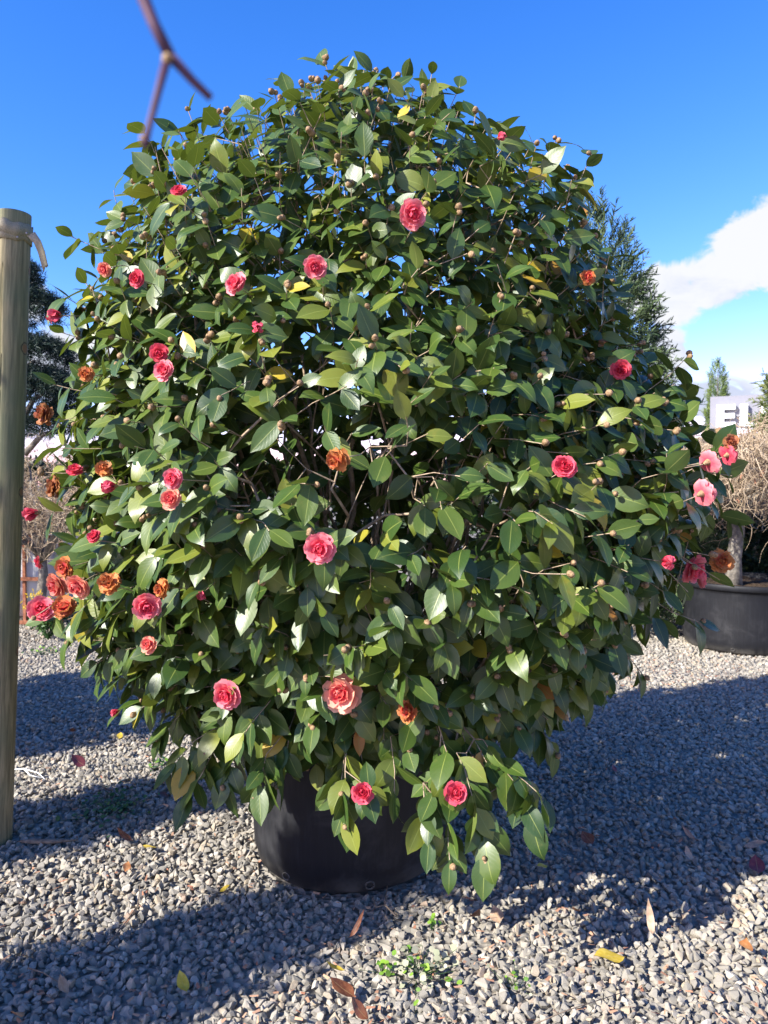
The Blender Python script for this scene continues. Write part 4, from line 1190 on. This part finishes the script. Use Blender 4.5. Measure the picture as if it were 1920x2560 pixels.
for z in (0.035, 0.48, 0.91):
    V, Q = boxes([(TX, TY - 0.503, z, 1.18, 0.026, 0.035)]); par(link('frame_rail', mesh_np('frame_rail', V, Q, smooth=False), M['rust']), tk)
tag(tk, 'white plastic tank in a rusty metal frame beyond the wooden post', 'tank')

# small plant with yellow florets before the tank
yb = ground(120, 1600); yp = empty('yellow_flowered_plant', (yb[0], yb[1], 0)); r = np.random.default_rng(5)
A, B, heads = [], [], []
for k in range(26):
    a = r.uniform(0, 6.28); q = np.array([yb[0], yb[1], 0]); e = q + np.array([0.20 * math.cos(a) * r.uniform(.2, 1), 0.16 * math.sin(a) * r.uniform(.2, 1), r.uniform(0.24, 0.42)])
    A.append(q); B.append(e); heads.append(e)
V, Q = frusta(A, B, np.full(26, .004), np.full(26, .003), 4); par(link('stem_tuft', mesh_np('stem_tuft', V, Q), M['moss']), yp)
heads = np.array(heads); lowp = np.repeat(np.array(B) * 0.6 + np.array(A) * 0.4, 5, axis=0) + r.normal(size=(130, 3)) * 0.04
lowp[:, 2] = np.maximum(lowp[:, 2], 0.06)
par(tag(link('leaf_tuft', sprig_mesh('leaf_tuft', lowp, r.normal(size=(130, 3)) + (0, 0, .5), np.full(130, .09), LEAFY, r), M['moss']), kind='stuff'), yp)
hp = np.repeat(heads, 7, axis=0) + r.normal(size=(182, 3)) * 0.018
par(tag(link('floret_head', sprig_mesh('floret_head', hp, r.normal(size=(182, 3)) + (0, -.4, .8), np.full(182, .035), LEAFY, r), M['yflower']), kind='stuff'), yp)
tag(yp, 'small plant with bright yellow florets growing in front of the white tank', 'plant')

# shop building and the letter sign on its roof
bd0 = at(1785, 1209, 24.0); 
sb = empty('shop_building', (bd0[0] + 4.0, 26.0, 0))
BX = bd0[0] + 0.22
def bpart(name, lst, mat, parent=sb, smooth=False):
    V, Q = boxes(lst); return par(link(name, mesh_np(name, V, Q, smooth=smooth), mat), parent)
bpart('wall', [(BX + 4.4, 26.6, 1.35, 9.4, 4.0, 2.7)], M['wall'])
bpart('roof', [(BX + 4.4, 26.6, 2.80, 9.9, 4.5, 0.20)], M['roof'])
for k in range(4):
    wx = BX + 1.2 + k * 2.1
    V, Q = boxes([(wx, 24.585, 1.45, 1.5, 0.03, 1.5)]); w_ = link('window', mesh_np('window', V, Q, smooth=False), M['glass']); par(w_, sb)
    V, Q = boxes([(wx, 24.575, 2.225, 1.6, 0.05, 0.06), (wx, 24.575, 0.675, 1.6, 0.05, 0.06), (wx - 0.775, 24.575, 1.45, 0.06, 0.05, 1.49), (wx + 0.775, 24.575, 1.45, 0.06, 0.05, 1.49)])
    fo = link('frame', mesh_np('frame', V, Q, smooth=False), M['signwhite']); fo.parent = w_; fo.matrix_parent_inverse = Matrix.Identity(4)
tag(sb, 'low pale grey shop building with dark roof under the letter sign', 'building')
sg = empty('letter_sign', (BX, 24.9, 2.9)); 
a_ = R_(-26)                                            # the panel comes closer towards its far end
H0 = 3.22; LH = 0.70
def sign_boxes(name, lst, mat):
    V, Q = boxes(lst); c, s = math.cos(a_), math.sin(a_)
    V = np.stack([V[:, 0] * c - V[:, 1] * s, V[:, 0] * s + V[:, 1] * c, V[:, 2]], 1) + np.array([BX, 24.9, 0])
    o = link(name, mesh_np(name, V, Q, smooth=False), mat); par(o, sg); return o
sign_boxes('panel', [(1.45, 0.06, H0 + 0.50, 2.9, 0.10, 1.02)], M['signgrey'])
def letter(x, strokes):
    return sign_boxes('letter', [(x + cx, -0.11 - 0.001 * k, H0 + cz, sx_, 0.16, sz_) for k, (cx, cz, sx_, sz_) in enumerate(strokes)], M['signwhite'])
letter(0.20, [(0.11, 0.37, 0.22, LH), (0.385, 0.645, 0.33, 0.15), (0.375, 0.37, 0.31, 0.15), (0.385, 0.095, 0.33, 0.15)])
letter(0.88, [(0.11, 0.37, 0.22, LH), (0.37, 0.095, 0.30, 0.15)])
letter(1.44, [(0.11, 0.37, 0.22, LH)])
letter(1.86, [(0.11, 0.37, 0.22, LH), (0.37, 0.095, 0.30, 0.15)])
for x in (0.5, 2.4):
    sign_boxes('bracket', [(x, 0.16, 3.0, 0.06, 0.09, 0.24)], M['roof'])
tag(sg, 'grey sign panel with large white block letters on the shop roof', 'sign')

# ================================================================== the near tree whose twig hangs into view, and unseen shrubs added on the left to shade the yard
tree = empty('hanging_twig_tree', (-0.95, -0.75, 0))
V, Q, T = tube([(-.95, -.75, -.02), (-.93, -.74, .7), (-.88, -.70, 1.4), (-.80, -.6, 2.0), (-.62, -.4, 2.45)], [.035, .03, .026, .02, .014], 9)
par(link('trunk', mesh_np('trunk', V, Q, T), M['greybark']), tree)
D_ = 0.36
br = [(-.62, -.4, 2.45), (-.45, -.1, 2.38), (-.25, .2, 2.12)] + [tuple(at(x, y, D_)) for x, y in ((300, -120), (352, -20), (385, 60), (424, 138))]
V, Q, T = tube(br, [.014, .010, .006, .0034, .0029, .0027, .0028], 8)
par(link('branch', mesh_np('branch', V, Q, T), M['fgtwig']), tree)
V, Q, T = tube([at(424, 138, D_), at(480, 200, D_ + .004), at(528, 246, D_ + .008)], [.0025, .0021, .0018], 8)
par(link('twig', mesh_np('twig', V, Q, T), M['fgtwig']), tree)
V, Q, T = tube([at(420, 138, D_), at(398, 220, D_ - .004), at(372, 320, D_ - .006), at(362, 370, D_ - .006)], [.0023, .0018, .0016, .0017], 8)
par(link('twig', mesh_np('twig', V, Q, T), M['fgtwig']), tree)
for (px, py, s) in ((412, 150, .0024), (356, 350, .0022)):
    V, Q = bud_template(9); o = link('bud', mesh_np('bud', V * s * 2.2, Q), M['bud']); o.location = at(px, py + 6, D_ - .003); o.rotation_euler = (R_(70), 0.4, 0); par(o, tree)
for k in range(7):
    a = k * 0.9; s = np.array([-.88, -.70, 1.5 + .12 * k]); e = s + np.array([-.5 * abs(math.cos(a)) - .1, .45 * math.sin(a) - .25, .55])
    V, Q, T = tube([s, (s + e) / 2 + (0, 0, -.05), e], [.011, .007, .003], 6); par(link('limb', mesh_np('limb', V, Q, T), M['fgtwig']), tree)
tag(tree, 'bare tree whose forked twig, tinted purple for sky glow, hangs into the sky', 'tree')

def round_shrub(label, base, H, R, n, seed, zlow):  # out-of-view shadow caster, placed and sized for a band of shade
    r = np.random.default_rng(seed); root = empty('shadow_shrub', tuple(base)); b_ = np.array(base, float)
    u = norm(r.normal(size=(n, 3))); k = r.uniform(0, 1, n) ** (1 / 2.2)
    pos = b_ + np.array([0, 0, (H + zlow) / 2]) + u * k[:, None] * np.array([R, R, (H - zlow) / 2])
    par(link('crown', sprig_mesh('crown', pos, u + r.normal(size=(n, 3)) * .5, 0.17 * r.uniform(.7, 1.3, n), LEAFY, r), M['hedge']), root)
    V, Q, T = tube([b_ + (0, 0, -.02), b_ + (.02, 0, H * .4), b_ + (0, .02, H * .8)], [.04, .03, .012], 7)
    par(link('trunk', mesh_np('trunk', V, Q, T), M['greybark']), root)
    return tag(root, label, 'shrub', 'unseen shrubs added to shade the yard')
for (x, y, Ls, H, R, n, zl, lab) in ((-1.6, 5.75, 2.7, 2.35, 0.46, 1300, 0.1, 'unseen broad evergreen shrub, added to cast the farthest band of shade'), (-1.6, 4.85, 2.7, 2.30, 0.50, 1300, 0.1, 'unseen broad evergreen shrub, added to shade the gravel behind the wooden post'),
        (-1.2, 3.36, 2.2, 2.05, 0.21, 800, 0.1, 'unseen slim evergreen shrub, added to shade the foot of the wooden post'), (-0.40, 2.44, 2.9, 2.45, 0.17, 800, 0.2, 'unseen tall slim evergreen shrub, added to cast the long shadow before the pot')):
    x -= Ls * math.cos(SUN_AZ); y -= Ls * math.sin(SUN_AZ)
    round_shrub(lab, (x, y, 0), H, R, n, int(H * 100 + x * 10) % 97, zl)
# unseen taller tree added further left so its trunk and limbs dapple the post
q0 = np.array([-1.477, 3.097, 0.0]) - 3.1 * np.array([math.cos(SUN_AZ), math.sin(SUN_AZ), 0]) + 0.097 * np.array([math.sin(SUN_AZ), -math.cos(SUN_AZ), 0])
tt_ = empty('shadow_tree', tuple(q0)); r = np.random.default_rng(3)
V, Q, T = tube([q0 + (0, 0, -.03), q0 + (.0, .0, 2.0), q0 + (.0, .0, 4.4), q0 + (0, .02, 5.8)], [.075, .056, .048, .02], 9)
par(link('trunk', mesh_np('trunk', V, Q, T), M['greybark']), tt_)
for k in range(12):
    z = 2.6 + k * .2; a = k * 2.4; L = .9 - .02 * k; st_ = q0 + (0, 0, z); e_ = st_ + np.array([L * math.cos(a), L * math.sin(a), .55])
    V, Q, T = tube([st_, (st_ + e_) / 2 + (0, 0, -.06), e_], [.016, .011, .004], 6); par(link('limb', mesh_np('limb', V, Q, T), M['greybark']), tt_)
tag(tt_, 'unseen tall bare tree, added left of the yard to dapple the post', 'tree')

# ================================================================== litter on the gravel
def fallen(px, py, kind, size, label, curl=0.3, group=None, rot=None, wid=1.0):
    p = ground(px, py, 0.031); r = np.random.default_rng(int(px * 7 + py))
    tv, tq, tu = leaf_template(wid, -curl, 0.25, 0.10, int(px))
    o = link('fallen_leaf', mesh_np('fallen_leaf', tv * size, tq, uv=tu), FALL[kind])
    o.location = p; o.rotation_euler = (r.uniform(-.2, .3), r.uniform(-.35, .35), rot if rot is not None else r.uniform(0, 6.28))
    return tag(o, label, 'leaf', group)
G = 'leaves lying on the gravel'
fallen(388, 2119, 'yellow', 0.062, 'greenish yellow camellia leaf on sunlit gravel left of the pot', 0.1, G, 1.2)
fallen(466, 2479, 'yellow', 0.060, 'golden leaf tilted on edge at the end of a gravel shadow', 0.5, G, 0.6)
fallen(858, 2425, 'yellow', 0.052, 'small upright yellow leaf beside the curled red-brown leaf', 0.5, G, 1.7)
fallen(1560, 2392, 'yellow', 0.098, 'broad bright yellow leaf with stalk lying alone on gravel', 0.04, G, 1.75, 1.3).rotation_euler = (0.10, 0.10, 1.75)
fallen(1368, 2164, 'yellow', 0.05, 'yellow leaf lying in the shade right of the pot', 0.1, G, 2.0)
fallen(297, 1847, 'yellow', 0.06, 'pale yellow leaf under the drooping leaves by the post', 0.1, G, 0.2)
fallen(550, 2229, 'yellow', 0.045, 'narrow yellow-green leaf by the lit edge of the pot', 0.1, G, -0.6, 0.7)
fallen(875, 2341, 'brown', 0.066, 'narrow rolled red-brown leaf in front of the pot', 0.9, G, -0.75, 0.5)
fallen(885, 2490, 'brown', 0.078, 'broad glossy chestnut-brown leaf near the pale weed', 0.2, G, 1.2, 1.25)
fallen(1866, 2370, 'orange', 0.06, 'crumpled rusty orange leaf on sunlit gravel', 0.9, G, 2.5, 1.2)
fallen(314, 2178, 'orange', 0.055, 'flat pale orange leaf on sunlit gravel by the dark twig', 0.1, G, 0.2)
fallen(328, 2100, 'brown', 0.06, 'brown leaf standing at the edge of the shaded weeds', 0.8, G, 1.4)
fallen(168, 2485, 'tan', 0.055, 'tan dry leaf on the lit gravel beside the cord-like stick', 0.4, G, 1.0)
fallen(1481, 2108, 'brown', 0.07, 'round brown leaf in the camellia shadow', 0.3, G, 0.3, 1.3)
for (px, py, k, sz, cu, wd, look) in (
        (1744, 2102, 'brown', .072, .5, 1.2, 'large curled chestnut leaf in the wide camellia shadow'), (1863, 2115, 'tan', .08, .1, .8, 'long flat tan leaf in the wide camellia shadow'),
        (1732, 2152, 'tan', .05, .6, 1.1, 'small cupped tan leaf catching a sun fleck in the camellia shadow'), (1469, 2073, 'tan', .06, .1, .7, 'slim pale tan leaf in shade near the hanging camellia spray'),
        (1895, 2181, 'purple', .08, .4, 1.2, 'big wine-red leaf in the wide camellia shadow'), (1590, 2010, 'tan', .045, .2, 1.2, 'tiny round tan leaf in the middle of the camellia shadow'),
        (1700, 1985, 'dark', .07, .3, 1.0, 'almost black leaf in the wide camellia shadow'), (1540, 1930, 'purple', .05, .2, .9, 'small wine-red leaf in the middle of the camellia shadow'),
        (1800, 1960, 'orange', .06, .2, .9, 'dull orange leaf in the wide camellia shadow'),
        (212, 1914, 'purple', .085, .4, 1.3, 'broad wine-red leaf on lit gravel between post and camellia'), (179, 1829, 'brown', .075, .3, 1.2, 'brown leaf at the edge of the shade behind the post'),
        (278, 1972, 'dark', .08, .6, .9, 'dark curled leaf just beyond the low weed patch'), (185, 2001, 'tan', .08, .5, 1.0, 'tan curled leaf lying between the post and the weed patch'),
        (420, 1990, 'dark', .06, .1, 1.1, 'flat dark leaf under the low camellia leaves beside the pot'),
        (1249, 2306, 'tan', .062, .4, 1.3, 'wide mushroom-coloured leaf before the hanging camellia spray'), (1177, 2288, 'dark', .065, .9, .9, 'dark upright leaf right below the hanging camellia spray'),
        (1446, 2277, 'brown', .055, .5, .8, 'slim brown leaf at the sunny edge of the camellia shadow'), (1631, 2335, 'tan', .07, 1.1, .6, 'narrow rolled straw-coloured leaf standing on sunlit gravel'),
        (920, 2548, 'brown', .06, .6, 1.0, 'rust-brown leaf on the sunlit gravel below the chestnut leaf'), (60, 2530, 'orange', .05, .7, 1.0, 'crumpled orange-brown leaf beside the pale bent stick')):
    fallen(px, py, k, sz, look, cu, G, None, wd)
# tiny petals and bark chips: too many to count
r = np.random.default_rng(8); n = 1500
yy = 1.95 * (4.0 ** r.uniform(0, 1, n)); xx = r.uniform(-.56, .56, n) * yy
n2 = 900; n += n2
xx = np.concatenate([xx, r.normal(size=n2) * 0.75 + 1.75]); yy = np.concatenate([yy, r.normal(size=n2) * 0.45 + 5.55])
pos = np.stack([xx, yy, np.full(n, 0.021) + r.uniform(0, .006, n)], 1)
V, T = [], []
tq = np.array([(-.5, 0, 0), (.5, 0, .1), (.35, 1, .25), (-.3, .9, .1)])
Fm = frames(r.normal(size=(n, 3)) * np.array([1, 1, .15]), np.array([[0, 0, 1.0]]) + r.normal(size=(n, 3)) * .3)
V, Q, _ = expand(tq, np.array([(0, 1, 2, 3)]), None, pos, Fm, np.stack([r.uniform(.004, .011, n), r.uniform(.008, .028, n), np.full(n, .01)], 1))
o = link('litter_flakes', mesh_np('litter_flakes', V, Q, smooth=False, attrs={'tint': ('FLOAT', np.repeat(r.uniform(0, 1, n), 4))}), M['deadleaf'])
tag(o, 'scattered brown petals and bark chips strewn over the gravel', 'litter', kind='stuff')

def stick(pts, r0, label, mat='deadwood', name='fallen_twig', fork=None):
    P_ = [ground(x, y, 0.024 + dz) for x, y, dz in pts]
    parts = [tube(P_, np.linspace(r0, r0 * .5, len(P_)), 6)]
    if fork: parts.append(tube([P_[1]] + [ground(x, y, .024 + dz) for x, y, dz in fork], np.linspace(r0 * .8, r0 * .4, len(fork) + 1), 6))
    V, Q, T = merge(parts)
    return tag(link(name, mesh_np(name, V, Q, T), M[mat]), label, 'twig' if name == 'fallen_twig' else 'cord')
stick([(990, 2290, 0), (962, 2262, .01), (968, 2215, .02)], .0035, 'small forked grey twig lying at the foot of the pot', fork=[(940, 2268, 0.01), (930, 2240, .02)])
stick([(270, 2360, 0), (318, 2300, .01), (345, 2262, .01), (350, 2210, .02)], .0028, 'thin dark twig lying across the sunlit gravel left of pot')
stick([(70, 2420, 0), (110, 2432, .01), (145, 2455, .0)], .0024, 'pale bent stick on the gravel near the tan leaf')
stick([(1240, 2600, 0), (1420, 2525, .02), (1560, 2480, .0)], .0020, 'long thin pale stalk in the sunlit foreground gravel')
stick([(20, 1925, .01), (60, 1922, .012), (95, 1932, .012), (112, 1948, 0)], .0042, 'white plastic cord looped on gravel beside the wooden post', 'whiteplastic', 'white_cord', fork=[(75, 1938, .01), (105, 1945, .0)])
p = ground(115, 2106, .022)
V, Q, T = tube([p + (-.12, 0.01, 0), p + (-.05, 0, .012), p + (.04, .0, .012), p + (.12, .02, .004)], [.004, .016, .014, .004], 7); V[:, 2] = .02 + (V[:, 2] - .02) * .5
tag(link('bark_strip', mesh_np('bark_strip', V, Q, T), M['deadwood']), 'long strip of dead bark lying at the foot of the post', 'bark')

# weeds between the stones
def weed(px, py, n, rad_, label, mat, size, name='weed', zc=0.03):
    r = np.random.default_rng(int(px)); b_ = ground(px, py, 0.0); root = empty(name, tuple(b_))
    q = r.normal(size=(n, 2)) * rad_; h = r.uniform(0.02, zc + 0.02, n)
    pos = np.stack([b_[0] + q[:, 0], b_[1] + q[:, 1], h], 1)
    A = np.stack([b_[0] + q[:, 0] * .3, b_[1] + q[:, 1] * .3, np.full(n, 0.005)], 1)
    V, Q = frusta(A, pos, np.full(n, .0011), np.full(n, .0008), 3); par(tag(link('stalk_tuft', mesh_np('stalk_tuft', V, Q), M['moss']), kind='stuff'), root)
    V_, Q_, U_ = leaf_template(1.5, .1, .1, .05, 3)
    for k, mname in enumerate(mat):
        idx = np.arange(n)[k::len(mat)]
        Fm = frames(np.concatenate([r.normal(size=(len(idx), 2)), r.uniform(-.1, .5, (len(idx), 1))], 1), np.array([[0, -.4, 1.0]]) + r.normal(size=(len(idx), 3)) * .4)
        V, Q, T = expand(V_, Q_, None, pos[idx], Fm, r.uniform(.6, 1.2, len(idx)) * size)
        par(tag(link('leaf_tuft', mesh_np('leaf_tuft', V, Q, attrs={'tint': ('FLOAT', np.repeat(r.uniform(0, 1, len(idx)), len(V_)))}), M[mname]), kind='stuff'), root)
    return tag(root, label, 'weed')
weed(1040, 2440, 64, .055, 'pale weed with bright green tips sprouting from the foreground gravel', ('paleweed', 'weed', 'paleweed'), .021)
weed(1078, 2328, 9, .012, 'tiny green seedling in the shaded gravel before the pot', ('weed',), .016)
weed(960, 2440, 12, .016, 'small leafy green sprout beside the chestnut-brown leaf', ('weed',), .02)
weed(275, 2035, 150, .085, 'low dark green weed patch in shade left of the pot', ('moss',), .02)
weed(392, 1925, 22, .035, 'bright small weed under the drooping camellia leaves', ('weed', 'moss'), .02)
weed(1290, 2475, 18, .03, 'sparse yellowish sprigs among the sunlit foreground stones', ('paleweed', 'weed'), .012)
weed(125, 1635, 30, .09, 'thin strip of weeds on sunlit gravel near the tank', ('weed', 'moss'), .03)
